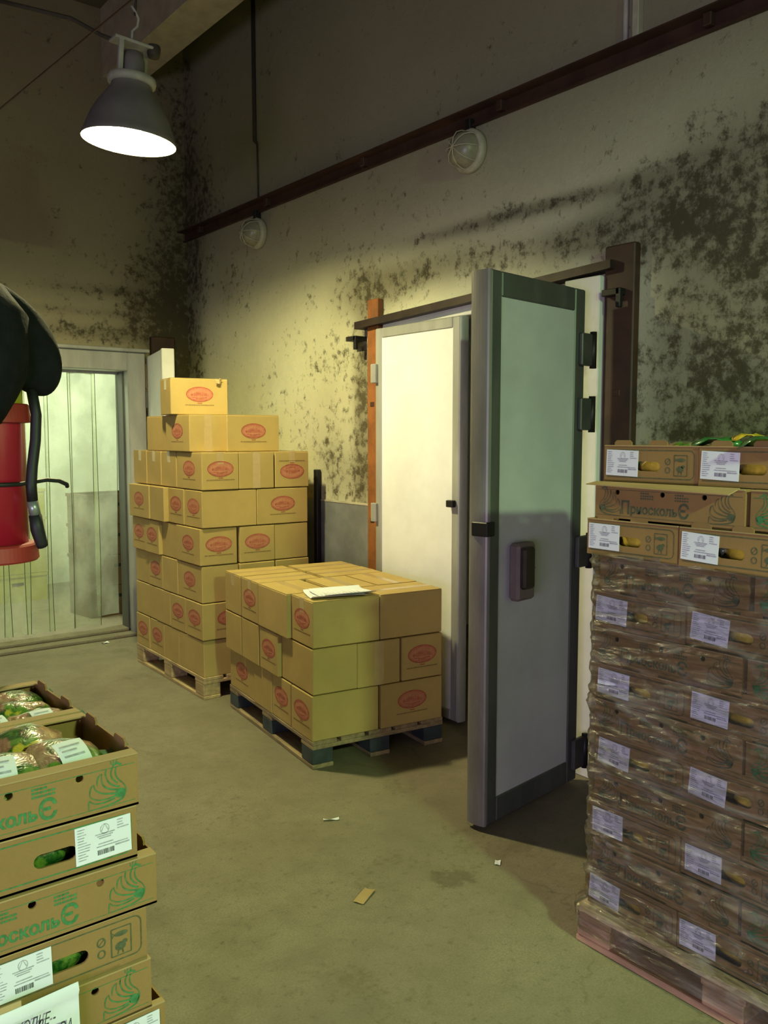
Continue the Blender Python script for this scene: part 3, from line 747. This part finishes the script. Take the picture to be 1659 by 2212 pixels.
# papers on the low load
def sheet(name, w, h, bend, nx=10, ny=8, amp=.004):
    m = MB()
    for th in (0, .0012):
        for j in range(ny + 1):
            for i in range(nx + 1):
                u, v = i / nx, j / ny
                m.v.append(((u - .5) * w, (v - .5) * h, th + amp * math.sin(u * 5 + v * 3) * .5 + amp * .5 + bend * (max(0, abs(u - .5) - .3)) ** 2))
    N = (nx + 1) * (ny + 1)
    for j in range(ny):
        for i in range(nx):
            q = j * (nx + 1) + i; m.f.append((q, q + 1, q + nx + 2, q + nx + 1)); m.f.append((N + q, N + q + nx + 1, N + q + nx + 2, N + q + 1))
    return m.mesh(name, True)
zt2 = PH + 3 * (BH + .002)
def on2(x, y):
    ca, sa = math.cos(A2), math.sin(A2); return P2.x + ca * x - sa * y, P2.y + sa * x + ca * y
for (x, y, w, h, rz, zo, lab) in ((.19, .11, .21, .297, R(70), .0, 'lower white paper sheet on top of the low carton load'), (.235, .115, .21, .297, R(80), .005, 'upper white paper sheet with print, on top of low carton load')):
    wx, wy = on2(x, y)
    t = thing('paper_sheet', lab, 'paper', (wx, wy, zt2 + zo + .001), rz, 'papers on the low load')
    obj('page', sheet('page', w, h, .3), 'paper', t)
    m = MB(); rr = random.Random(int(zo * 1000) + 1)
    for k in range(9): m.add([(-.08, .1 - k * .022, .0068), (-.08 + rr.uniform(.05, .15), .1 - k * .022, .0068), (-.08 + .05, .104 - k * .022, .0068), (-.08, .104 - k * .022, .0068)], [(0, 1, 2, 3)])
    m.build('print', 'grey_ink', t)

# ------------------------------------------------------------------ poultry trays (open cartons with printed ends)
TL, TW, TH, TT = .515, .338, .116, .005
def swan(mb, x, z, s, mir=1, y=-.0008):
    def st(pts, w): mb.ribbon([(x + mir * px * s, z + pz * s) for px, pz in pts], [k * s for k in w] if isinstance(w, list) else w * s, y)
    n = 10; tp = [.012 + .022 * math.sin(math.pi * k / n) for k in range(n + 1)]; ft = [.014 + .03 * k / n for k in range(n + 1)]
    st(bez((-.02, -.45), (-.02, -.18), (.02, -.22)), tp); st(bez((.02, -.22), (.12, -.42), (.62, -.30)), ft)
    st(bez((.02, -.12), (.00, .10), (.12, .16)), tp); st(bez((.02, -.12), (.20, -.34), (.66, -.24)), ft)
    st(bez((.12, .16), (.10, -.12), (.64, -.18)), ft); st(bez((.20, .10), (.18, .34), (.32, .38)), tp)
    st(bez((.32, .38), (.22, -.02), (.70, -.10)), ft); st(bez((.40, .30), (.40, .42), (.44, .44)), tp)
    st(bez((.42, .46), (.36, .08), (.74, -.04)), ft)
    st(bez((.60, .50), (.44, .26), (.70, .06)), [.03] * 11); st(bez((.68, .48), (.58, .26), (.80, .06)), [.028] * 11); st(bez((.80, .06), (.98, -.12), (.82, -.34)), ft)
    st(bez((.82, -.34), (.6, -.46), (.0, -.45)), [.05 - .036 * k / n for k in range(n + 1)])
    mb.ell(x + mir * .76 * s, z - .20 * s, .13 * s, .12 * s, 18, y)
    st([(.58, .52), (.70, .56), (.80, .50)], .05); st([(.60, .56), (.62, .68)], .025); st([(.67, .57), (.70, .68)], .025); st([(.55, .55), (.54, .64)], .02)
LONG_Z = TH * .5
m = MB()
letter = MB(); xx = -.155
xe = add_text(letter, 'П', xx, .022, .056, .030, .02, 0, -.0008)
xe = add_text(letter, 'риосколь', xe + .005, .025, .038, .165, .03, 0, -.0008)
xe = add_text(letter, 'Є', xe + .003, .021, .060, .036, .02, 0, -.0008)
LETTER = letter.mesh('lettering')
sw = MB(); swan(sw, .150, .054, .088); SWAN_R = sw.mesh('swan')
sw = MB(); swan(sw, -.160, .054, .088, -1); SWAN_L = sw.mesh('swan')
ln = MB(); ln.rect(-TL / 2 + .008, TL / 2 - .008, TH - .0215, TH - .020, -.0008); ln.rect(-TL / 2 + .008, TL / 2 - .008, .013, .0142, -.0008)
rnd = random.Random(9)
for cx in (-.085, .035):
    for k in range(16): ln.rect(cx + (k % 6) * .008, cx + (k % 6) * .008 + .006, .070 + (k // 6) * .008, .075 + (k // 6) * .008, -.0008)
LINES_L = ln.mesh('print_lines')
# end (short side) print
fr = MB(); r = .016; x0, x1, z0, z1 = -TW / 2 + .012, TW / 2 - .014, .016, TH - .014
pts = [(x0, z1), (x1 - r, z1)] + [(x1 - r + r * math.sin(a), z1 - r + r * math.cos(a)) for a in (.4, .8, 1.2, 1.57)] + [(x1, z0 + r)] + [(x1 - r + r * math.cos(a), z0 + r - r * math.sin(a)) for a in (.4, .8, 1.2, 1.57)] + [(x0, z0)]
fr.ribbon(pts, .0028, -.0008); FRAME_S = fr.mesh('print_frame')
sy = MB(); sx0, sx1, sz0, sz1 = .088, .132, .026, .088
for q in (([(sx0, sz0), (sx1, sz0)]), ([(sx0, sz1), (sx1, sz1)]), ([(sx0, sz0), (sx0, sz1)]), ([(sx1, sz0), (sx1, sz1)])): sy.ribbon(q, .0025, -.0008)
sy.ell(.110, .074, .015, .006, 14, -.0008); sy.ribbon([(.095, .074), (.090, .080), (.090, .068), (.095, .074)], .002, -.0008)
sy.ell(.108, .046, .012, .010, 12, -.0008); sy.ell(.118, .054, .006, .005, 10, -.0008); sy.ribbon([(.104, .038), (.102, .029)], .003, -.0008); sy.ribbon([(.112, .038), (.114, .029)], .003, -.0008)
sy.ring(.066, .068, .010, .011, .003, 14, -.0008); sy.ring(.066, .042, .009, .010, .003, 14, -.0008); sy.ribbon([(.060, .062), (.072, .074)], .002, -.0008)
SYMB_S = sy.mesh('print_symbols')
lab = MB().add([(-.060, -.0012, -.041), (.060, -.0012, -.041), (.060, -.0012, .041), (-.060, -.0012, .041), (-.060, 0, -.041), (.060, 0, -.041), (.060, 0, .041), (-.060, 0, .041)], [(0, 1, 2, 3), (4, 7, 6, 5), (0, 4, 5, 1), (1, 5, 6, 2), (2, 6, 7, 3), (3, 7, 4, 0)])
LABEL = lab.mesh('paper_label')
lp = MB(); rnd = random.Random(4); Y = -.0018
lp.ribbon([(-.004, .020), (.003, .035), (.010, .020)], .0016, Y); lp.ring(.003, .024, .010, .011, .0012, 14, Y)
for k in range(3): lp.rect(-.018 + k * .004, .024 - k * .004, .013 - k * .0045, .0155 - k * .0045, Y)
for k in range(12): lp.rect(-.055, -.055 + rnd.uniform(.012, .028), .034 - k * .006, .036 - k * .006, Y)
for k in range(4): lp.rect(.030, .030 + rnd.uniform(.010, .026), .034 - k * .006, .0365 - k * .006, Y)
lp.rect(-.012, .020, -.008, -.0055, Y); lp.rect(-.016, .052, -.014, -.0118, Y); lp.rect(.024, .055, -.020, -.0165, Y)
LABEL_P = lp.mesh('label_print')
bc = MB(); x = -.014
while x < .022:
    w = rnd.choice((.0008, .0014, .002)); bc.rect(x, x + w, -.031, -.020, Y); x += w + rnd.choice((.0008, .0014))
BARCODE = bc.mesh('barcode')

def tray_body(kind):
    """kind 'L': long side at -Y; kind 'S': short side at -Y. vent holes and hand slots are real openings"""
    w, d = (TL, TW) if kind == 'L' else (TW, TL)
    def wall(wd, long_):
        out = [(-wd / 2, 0), (wd / 2, 0), (wd / 2, TH), (-wd / 2, TH)]
        if long_: holes = [circ(q * wd / .515, .088, .0085) for q in (-.172, -.008, .132)]
        else: holes = [slot(-.005, .052, .088, .030)]
        return panel_with_holes('w', out, holes, TT)
    m = MB(); m.box(-w / 2, w / 2, -d / 2, d / 2, 0, .005)
    for s in (-1, 1):
        q = wall(w - .001, kind == 'L'); q.xf(Matrix.Translation((0, s * (d / 2 - TT / 2), 0))); m.add(q.v, q.f)
        q = wall(d - .011, kind == 'S'); q.xf(Matrix.Translation((s * (w / 2 - TT / 2), 0, 0)) @ Matrix.Rotation(math.pi / 2, 4, 'Z')); m.add(q.v, q.f)
    return m.mesh('tray_body')
BODY_T = {'L': tray_body('L'), 'S': tray_body('S')}
rim_long = MB().cbox(-TL / 2 + .001, TL / 2 - .001, -.004, .030, TH - .003, TH + .001, .001).mesh('rim_flap')
rim_short = MB().cbox(-TW / 2 + .001, TW / 2 - .001, -.003, .016, TH - .003, TH + .001, .001).mesh('rim_flap')
tabm = MB()
tabm.add([(-.032, 0, 0), (.032, 0, 0), (.032, 0, .010), (.024, 0, .017), (-.024, 0, .017), (-.032, 0, .010), (-.032, .005, 0), (.032, .005, 0), (.032, .005, .010), (.024, .005, .017), (-.024, .005, .017), (-.032, .005, .010)],
         [(0, 1, 2, 3, 4, 5), (11, 10, 9, 8, 7, 6), (0, 6, 7, 1), (1, 7, 8, 2), (2, 8, 9, 3), (3, 9, 10, 4), (4, 10, 11, 5), (5, 11, 6, 0)])
TAB = tabm.mesh('tab')
def tray(label, group, loc, rz, kind, ink='olive_ink', lab_x=-.098, lab_rot=0.0, label_on=True, tilt=(0, 0)):
    t = thing('poultry_tray', label, 'box', loc, rz, group)
    t.rotation_euler = (tilt[0], tilt[1], rz)
    obj('tray_body', BODY_T[kind], 'kraft_tray', t)
    sfx = '' if ink == 'olive_ink' else '_g'
    def ik(me):
        key = me.name + sfx
        if sfx:
            if key not in INKED: INKED[key] = me.copy(); INKED[key].materials.clear()
            return INKED[key]
        return me
    if kind == 'L':
        f = -TW / 2
        obj('rim_flap', rim_long, 'kraft_in', t, (0, f, 0)); obj('rim_flap', rim_long, 'kraft_in', t, (0, -f, 0), (0, 0, math.pi))
        obj('printed_lettering', ik(LETTER), ink, t, (0, f, 0)); obj('printed_swan', ik(SWAN_R), ink, t, (0, f, 0)); obj('printed_swan', ik(SWAN_L), ink, t, (0, f, 0)); obj('printed_lines', ik(LINES_L), ink, t, (0, f, 0))
        for s in (-.09, .09):
            obj('tab', TAB, 'kraft_tray', t, (TL / 2 - .005, s, TH), (0, 0, math.pi / 2))
    else:
        f = -TL / 2
        obj('rim_flap', rim_short, 'kraft_in', t, (0, f, 0))
        obj('printed_frame', ik(FRAME_S), ink, t, (0, f, 0)); obj('printed_symbols', ik(SYMB_S), ink, t, (0, f, 0))
        if label_on:
            e = obj('paper_label', LABEL, 'paper', t, (lab_x, f - .0006, TH * .52), (0, lab_rot, 0))
            obj('label_print', LABEL_P, 'grey_ink', e); obj('barcode', BARCODE, 'black_ink', e)
        for s in (-.098, .03):
            obj('tab', TAB, 'kraft_tray', t, (s, f, TH))
    return t
INKED = {}

# a poultry pack: lumpy bagged bird with label and twisted bag neck
def pack_mesh(seed):
    bm = bmesh.new(); bmesh.ops.create_icosphere(bm, subdivisions=3, radius=1)
    rnd = random.Random(seed); ph = [rnd.uniform(0, 6) for _ in range(6)]
    for v in bm.verts:
        x, y, z = v.co
        k = 1 + .10 * math.sin(3 * x + ph[0]) + .08 * math.sin(4 * y + ph[1]) + .05 * math.sin(7 * z + 5 * x + ph[2])
        t = .78 + .22 * (1 - x)                        # tapers to the bag neck
        v.co = Vector((x * .098 * k, y * .068 * k * t, (z * .052 * k * t)))
        if v.co.z < -.036: v.co.z = -.036
    me = bpy.data.meshes.new('pack'); bm.to_mesh(me); bm.free()
    for p in me.polygons: p.use_smooth = True
    return me
PACKS = [pack_mesh(s) for s in (1, 2, 3)]
PACKS_Y = [me.copy() for me in PACKS]
neck_me = MB().tube([(.085, 0, .0), (.10, 0, .006), (.112, 0, .012), (.125, .004, .020)], [.020, .009, .008, .018], 8).mesh('bag_neck', True)
def pack_label_mesh():
    m = MB(); nx, ny = 5, 4
    for j in range(ny + 1):
        for i in range(nx + 1):
            x = -.028 + .056 * i / nx; y = -.062 + .052 * j / ny
            z = .060 * math.sqrt(max(.04, 1 - (x / .115) ** 2 - (y / .078) ** 2)) + .004
            m.v.append((x, y, z))
    for j in range(ny):
        for i in range(nx):
            q = j * (nx + 1) + i; m.f.append((q, q + 1, q + nx + 2, q + nx + 1))
    return m.mesh('label', True)
PLABEL = pack_label_mesh()
plp = MB()
for k in range(3):
    y = -.05 + k * .011; plp.add([(-.02, y, .060 * math.sqrt(max(.04, 1 - (y / .078) ** 2 - .03)) + .0052), (.018 - .01 * (k % 2), y, .060 * math.sqrt(max(.04, 1 - (y / .078) ** 2 - .03)) + .0052), (.018 - .01 * (k % 2), y + .004, .060 * math.sqrt(max(.04, 1 - ((y + .004) / .078) ** 2 - .03)) + .0052), (-.02, y + .004, .060 * math.sqrt(max(.04, 1 - ((y + .004) / .078) ** 2 - .03)) + .0052)], [(0, 1, 2, 3)])
PLPRINT = plp.mesh('label_print')
def pack(label, group, loc, rz, k=0, sc=1.0, lab=True, tilt=0.0, yellow=False):
    t = thing('poultry_pack', label, 'poultry pack', loc, rz, group); t.scale = (sc, sc, sc); t.rotation_euler = (tilt, 0, rz)
    obj('bird', PACKS_Y[k % 3], 'pack_yellow', t) if yellow else obj('bird', PACKS[k % 3], 'pack', t); obj('bag_neck', neck_me, 'bag_clear', t)
    if lab:
        e = obj('paper_label', PLABEL, 'paper', t); obj('label_print', PLPRINT, 'grey_ink', e)
    return t

# --- film wrapped stack on the right (faces -X)
FX, FY = 2.270, 1.748; RP = .128; NP = .1187
pallet('reddish wooden pallet under the film-wrapped tray stack at right', (2.225, .70, 0), 0, .86, 1.062, RP, 'wood_pink', 'wood_pink', 'wood_pale')
gr = 'trays of the film-wrapped stack'; gp = 'packs in the film-wrapped stack'
rnd = random.Random(21)
for k in range(13):                      # k = 0 bottom
    z = RP + k * NP; kind = 'S' if k % 2 == 0 else 'L'
    top = 12 - k; lay = 'top layer' if top == 0 else f'{ORD[top]} layer from top'
    ox = {12: .028, 11: -.012, 10: -.014}.get(k, rnd.uniform(-.006, .006)); oy = {12: .0, 11: .004, 10: .028}.get(k, rnd.uniform(-.012, .008))
    if kind == 'S':
        for j in range(3):
            y = FY - (j + .5) * (TW + .004) + oy
            tray(f'poultry tray end with white label, {lay} of film-wrapped stack, {["far", "nearer", "nearest"][j]} one', gr, (FX + TL / 2 + ox + rnd.uniform(-.004, .004), y, z), R(-90) + rnd.uniform(-.012, .012), 'S',
                 'olive_ink', -.098 + rnd.uniform(-.006, .004), rnd.uniform(-.02, .09) if k < 9 else rnd.uniform(-.01, .05))
            if j < 2:
                pack(f'yellow-green poultry pack behind hand slot, {lay} of wrapped stack, {["far", "nearer"][j]} tray', gp, (FX + ox + .095, y - .01, z + .046), R(90) + rnd.uniform(-.2, .2), k + j, .95, False, 0.0, True)
    else:
        for j in range(2):
            y = FY - (j + .5) * (TL + .012) + oy
            tb = tray(f'poultry tray with big lettering, {lay} of film-wrapped stack, {["far", "nearer"][j]} one', gr, (FX + TW / 2 + ox, y, z), R(-90) + rnd.uniform(-.01, .01), 'L', 'olive_ink' if j == 0 else 'green_ink')
            if k == 11 and j == 0:      # its top flap has sprung outwards
                a, b = -TL / 2 + .002, TL / 2 - .02; f = -TW / 2
                MB().add([(a, f + .004, TH + .004), (b, f + .004, TH + .004), (b - .01, f - .036, TH - .012), (a - .012, f - .036, TH - .004), (a, f + .004, TH + .001), (b, f + .004, TH + .001), (b - .01, f - .036, TH - .015), (a - .012, f - .036, TH - .007)],
                         [(0, 1, 2, 3), (7, 6, 5, 4), (0, 4, 5, 1), (1, 5, 6, 2), (2, 6, 7, 3), (3, 7, 4, 0)]).build('sprung_flap', 'kraft_in', tb)
zt = RP + 13 * NP
for i, (dx, dy, dz, sc) in enumerate(((.14, -.12, -.052, .9), (.13, -.25, -.036, .95), (.17, -.44, -.050, 1.0), (.19, -.57, -.045, 1.05))):
    pack(f'poultry pack rising above the rim of top right trays, {["first", "second", "third", "fourth"][i]} from far end', gp, (FX + dx, FY + dy, zt + dz), R(80 + 17 * i), i, sc, False, .15 * (i - 1))
def bag_leaf(label, loc, mat, rz, s):
    m = MB(); n = 7
    for j in range(n + 1):
        u = j / n; w = .035 * math.sin(math.pi * min(1, u * .9 + .1)) * s
        for q in (-1, -.3, .3, 1): m.v.append((u * .15 * s, q * w, .022 * math.sin(u * 3) * s - .012 * abs(q) * s + .006 * math.sin(q * 3 + u * 9)))
    for j in range(n):
        for q in range(3): m.f.append((j * 4 + q, j * 4 + q + 1, j * 4 + q + 5, j * 4 + q + 4))
    o = obj('bag_flap', m.mesh('bag_flap', True), mat, None, loc, (0, 0, rz)); sd = o.modifiers.new('thick', 'SOLIDIFY'); sd.thickness = .0015
    tag(o, label, 'plastic bag', 'printed bag corners on the wrapped stack')
bag_leaf('long green bag corner lying over rim between the two top trays', (FX + .055, FY - .30, zt + .006), 'leaf_green', R(-80), 1.0)
bag_leaf('small yellow bag corner standing above the top right tray', (FX + .07, FY - .42, zt + .022), 'bag_yellow', R(-60), .6)
bag_leaf('broad green bag corner hanging over the rim at right frame edge', (FX + .025, FY - .47, zt + .006), 'leaf_green', R(-95), 1.2)
bag_leaf('orange-yellow bag corner at far right above the top tray', (FX + .09, FY - .52, zt + .038), 'bag_yellow', R(-100), .8)

# stretch film around the stack, from the pallet up to the fourth layer
m = MB(); z0, z1 = .045, RP + 10 * NP + .004; x0, x1, y0, y1 = FX - .012, 3.10, .69, FY + .016
loop = []
def seg(a, b, n):
    for i in range(n): loop.append((a[0] + (b[0] - a[0]) * i / n, a[1] + (b[1] - a[1]) * i / n))
c = .02
seg((x0, y0 + c), (x0, y1 - c), 150); seg((x0, y1 - c), (x0 + c, y1), 6); seg((x0 + c, y1), (x1, y1), 60); seg((x1, y1), (x1, y0), 40); seg((x1, y0), (x0 + c, y0), 40); seg((x0 + c, y0), (x0, y0 + c), 4)
nl = len(loop); nz = 440
RIDGES = []            # gathered pleats: (curve points (y, z), height, width)
for q in range(5): RIDGES.append(([(1.80, .880 - q * .019), (1.66, .846 - q * .017), (1.40, .818 - q * .012), (.6, .800 - q * .007)], .0075 - .0008 * q, .0050))
for q in range(4): RIDGES.append(([(1.80, .440 - q * .022), (1.64, .360 - q * .015), (1.45, .315 - q * .010), (.6, .275 - q * .006)], .0075 - .001 * q, .0050))
RIDGES += [([(1.80, z1 - .004), (.6, z1 - .010)], .008, .005), ([(1.80, z1 - .03), (1.5, z1 - .042), (.6, z1 - .05)], .005, .005), ([(1.80, .66), (1.55, .60), (.6, .56)], .006, .005), ([(1.80, .70), (1.55, .655), (.6, .63)], .005, .004), ([(1.80, 1.02), (1.5, .985), (.6, .96)], .005, .004), ([(1.80, .245), (1.5, .215), (.6, .2)], .005, .004), ([(1.80, RP + .045), (.6, RP + .02)], .007, .006)]
def ridge(y, z):
    w = 0.0
    for k, (pts, a, wd) in enumerate(RIDGES):
        for (ya, za), (yb, zb) in zip(pts, pts[1:]):
            if yb <= y <= ya:
                zc = za + (zb - za) * (ya - y) / (ya - yb) + .0035 * math.sin(y * 31 + k * 2.1) + .002 * math.sin(y * 77 + k)
                d = (z - zc) / (wd * 1.7)
                if abs(d) < 3: w += 2.0 * a * math.exp(-d * d) * (.55 + .45 * math.sin(y * 23 + k * 1.7)) * min(1, max(.25, (y - .9) / .75))
                break
    return w
cx, cy = (x0 + x1) / 2, (y0 + y1) / 2
for j in range(nz + 1):
    z = z0 + (z1 - z0) * j / nz
    for i, (px, py) in enumerate(loop):
        s = py * 1.0 + px * .6
        w = .0035 * math.sin(z * 52 + s * 9 + 1.5 * math.sin(s * 4)) + .0022 * math.sin(z * 118 - s * 14 + 2 * math.sin(z * 9 + s * 3)) + .0012 * math.sin(z * 240 + s * 30)
        if px < x0 + c + .001: w += ridge(py, z)
        lay = ((z - RP) / NP) % 1.0
        w -= .004 * (1 if .42 < lay < .58 else .3) if z > RP else 0
        fl = .040 * max(0, 1 - max(0, z - RP + .01) / .05) if z < RP + .06 else 0
        dx, dy = (-1, 0) if px < x0 + .001 else ((1, 0) if px > x1 - .001 else (0, 1 if py > cy else -1))
        m.v.append((px + dx * (w + .004 + fl), py + dy * (w + .004 + fl), z + .010 * math.sin(s * 7) * (j == nz)))
for j in range(nz):
    for i in range(nl):
        m.f.append((j * nl + i, j * nl + (i + 1) % nl, (j + 1) * nl + (i + 1) % nl, (j + 1) * nl + i))
film = tag(m.build('stretch_film', 'film', None, True), 'glossy clear stretch film wrapped around the right tray stack', 'film')

# --- left stack near the camera (faces -Y)
LX, LY, LP, LPI = .700, 1.742, .190, .1186
pallet('wooden pallet under the left tray stack beside the camera', (-.34, LY - .01, 0), 0, 1.06, .90, LP, 'wood', 'wood')
gl_ = 'trays of the left stack'; gpl = 'packs in the left stack'
rnd = random.Random(33)
for k in range(7):
    z = LP + k * LPI; top = 6 - k; lay = 'top layer' if top == 0 else f'{ORD[top]} layer from top'
    rx = {6: 0.0, 5: -.004, 4: .036, 3: .012, 2: .018, 1: .05, 0: .02}[k]
    if k % 2 == 0:
        for j in range(2):
            if j == 1 and k < 6: continue
            tray(f'poultry tray with green lettering, {lay} of left stack, {["front", "rear"][j]} one', gl_, (LX + rx - TL / 2 - (.005 if j else 0), LY + TW / 2 + j * (TW + .012), z + (0.0 if not j else .0)), rnd.uniform(-.012, .012) + (R(1.5) if j else 0), 'L', 'green_ink')
    else:
        tray(f'poultry tray end with white label, {lay} of left stack', gl_, (LX + rx - TW / 2, LY + TL / 2 + rnd.uniform(0, .008), z), rnd.uniform(-.01, .01), 'S', 'green_ink' if k == 5 else 'olive_ink', .095 if k in (5, 1) else -.098, R(-1))
        pack(f'green and yellow poultry pack behind hand slot, {lay} of left stack', gpl, (LX + rx - TW / 2 - .01, LY + .10, z + .046), rnd.uniform(-.2, .2), k, .95, False)
zl = LP + 6 * LPI + .006
names = ['right front', 'left front', 'right back', 'left back']
for i, (dx, dy, a, l) in enumerate(((-.125, .118, R(10), True), (-.262, .11, R(-6), True), (-.17, .25, R(185), False), (-.37, .25, R(175), False))):
    pack(f'film-wrapped bird with label in the top front tray, {names[i]}' if l else f'film-wrapped bird in the top front tray, {names[i]}', gpl, (LX + dx, LY + dy, zl + .062), a, i, 1.18, l, .12)
y2 = LY + TW + .012
for i, (dx, dy, a, l) in enumerate(((-.085, .075, R(5), True), (-.195, .085, R(15), True), (-.31, .08, R(4), True), (-.10, .20, R(170), False), (-.22, .21, R(8), False), (-.08, .275, R(30), False), (-.21, .29, R(20), False))):
    pack(f'film-wrapped bird in the top rear tray, {["front right", "front middle", "front left", "middle right", "middle left", "back right", "back left"][i]}', gpl, (LX + dx, y2 + dy, zl + .060), a, i + 1, .92, l, .1)
# handwritten sign on the stack
t = thing('paper_sign', 'pale paper sheet with handwriting taped to the left tray stack', 'sign', (.395, LY - .028, .568))
m = MB(); nx, nz = 14, 14
for th in (0, .001):
    for j in range(nz + 1):
        for i in range(nx + 1):
            u, v = i / nx, j / nz
            m.v.append((-.125 + .28 * u, -.006 * math.sin(u * 4) - .012 * v * v + th - (.006 if v < .14 else 0) * math.sin(v / .14 * math.pi), -v * .20 - .02 * (u - 1) * 0 - .010 * (1 - u) * 0))
N = (nx + 1) * (nz + 1)
for j in range(nz):
    for i in range(nx):
        q = j * (nx + 1) + i; m.f.append((q, q + 1, q + nx + 2, q + nx + 1)); m.f.append((N + q, N + q + nx + 1, N + q + nx + 2, N + q + 1))
m.build('sheet', 'paper', t, True)
w = MB(); add_text(w, 'Приосколье -'.upper(), -.048, -.052, .036, .150, .004, .35, -.0145); add_text(w, 'САМАРА', .040, -.093, .050, .092, .004, .35, -.018)
w.build('handwriting', 'black_ink', t)
MB().box(-.02, .04, -.003, -.0005, -.012, .012).build('tape', 'tape', t)

# ------------------------------------------------------------------ red cylinder with black hood at the left edge
EX, EY = .700, 2.880
t = thing('fire_extinguisher', 'red cylinder with yellow neck, black hood and hanging hose, left edge', 'extinguisher', (EX, EY, 1.305))
MB().lathe([(0, 0), (.132, .0), (.138, .006), (.134, .05), (.128, .056), (.10, .058)], 64).build('base_ring', 'red_dark', t)
MB().lathe([(.0, .05), (.108, .052), (.108, .44), (.106, .45)], 36).build('body', 'red', t, True)
MB().lathe([(.106, .434), (.128, .436), (.122, .490), (.118, .494), (.09, .496)], 64).build('shoulder_ring', 'red_dark', t)
MB().lathe([(.105, .49), (.105, .575), (.085, .60), (0, .61)], 36).build('neck_band', 'yellow', t, True)
# black hood: lumpy cloth lofted over the valve, reaching to the hose outlet
rings = [((-.20, 0, .70), .155), ((-.10, 0, .745), .155), ((-.02, 0, .745), .150), ((.055, -.02, .715), .128), ((.11, -.035, .672), .112), ((.135, -.04, .625), .098), ((.132, -.04, .575), .083), ((.118, -.04, .535), .058), ((.115, -.04, .53), .01)]
m = MB(); nn = 22; up = Vector((0, 1, 0))
for i, (p, r) in enumerate(rings):
    p = Vector(p); a = Vector(rings[max(0, i - 1)][0]); b = Vector(rings[min(len(rings) - 1, i + 1)][0]); d = (b - a).normalized()
    w_ = d.cross(up).normalized()
    for k in range(nn):
        q = 2 * math.pi * k / nn; rr = r * (1 + .06 * math.sin(3 * q + i * 1.3) + .04 * math.sin(7 * q + i * 2.1))
        m.v.append(tuple(p + up * math.cos(q) * rr * .8 + w_ * math.sin(q) * rr))
for i in range(len(rings) - 1):
    for k in range(nn): m.f.append((i * nn + k, i * nn + (k + 1) % nn, (i + 1) * nn + (k + 1) % nn, (i + 1) * nn + k))
m.f.append(tuple(range(nn)))
hd = m.build('hood', 'fabric', t, True); sub = hd.modifiers.new('s', 'SUBSURF'); sub.levels = 1; sub.render_levels = 2
# hanging fold of the hood at the left
m = MB(); m.tube([(-.05, -.02, .80), (-.03, -.06, .72), (-.035, -.08, .64), (-.04, -.09, .58), (-.05, -.10, .52), (-.06, -.10, .46), (-.09, -.09, .41)], [.12, .15, .145, .135, .11, .08, .03], 18); hf = m.build('hood_fold', 'fabric', t, True)
hs = MB().tube([(.118, -.06, .55), (.128, -.07, .46), (.120, -.08, .38), (.105, -.09, .30), (.098, -.095, .24), (.100, -.095, .19)], [.0165, .0165, .0165, .0165, .0165, .0165], 12).build('hose', 'rubber', t, True)
MB().tube([(.100, -.095, .19), (.107, -.095, .145)], .0172, 12).build('ferrule', 'silver', hs, True)
MB().tube([(.107, -.095, .147), (.112, -.094, .10), (.124, -.092, .055), (.128, -.09, .045)], [.019, .021, .0185, .0175], 12).build('nozzle', 'rubber', hs, True)
MB().tube([(-.14, -.06, .245)] + [(.115 * math.sin(a), -.115 * math.cos(a), .245) for a in [R(q) for q in range(-60, 41, 12)]] + [(.15, -.085, .255), (.19, -.075, .250), (.218, -.065, .237), (.222, -.055, .230)], .0068, 8).build('hose_strap', 'rubber', t, True)
MB().cbox(-.24, -.09, -.03, .03, .20, .26, .004).build('wall_bracket', 'black_iron', t)
pc = MB().tube([(.40, 2.88, 0), (.40, 2.88, ZC)], .06, 16).build('support_column', 'plain_plaster', None, True); pc['kind'] = 'structure'

# ------------------------------------------------------------------ litter on the floor
def scrap(name, label, cat, loc, w, h, mat, rz, curl=.004):
    o = obj(name, sheet(name, w, h, curl * 10, 6, 4, curl), mat, None, (*loc, .0015), (0, 0, rz)); return tag(o, label, cat)
scrap('cardboard_scrap', 'small brown cardboard scrap lying in the middle of the floor', 'scrap', (1.825, 2.42), .042, .105, 'kraft_in', R(-62), .003)
scrap('paper_scrap', 'tiny white paper scrap on floor near the doorway threshold', 'scrap', (2.50, 6.84), .06, .03, 'paper', R(20), .006)
scrap('paper_scrap', 'tiny pale paper scrap on floor in front of the open door leaf', 'scrap', (2.392, 2.288), .022, .035, 'paper', R(-50), .003)
scrap('paper_scrap', 'tiny curled paper scrap on floor before the low load', 'scrap', (2.091, 3.016), .07, .012, 'paper', R(-30), .006)
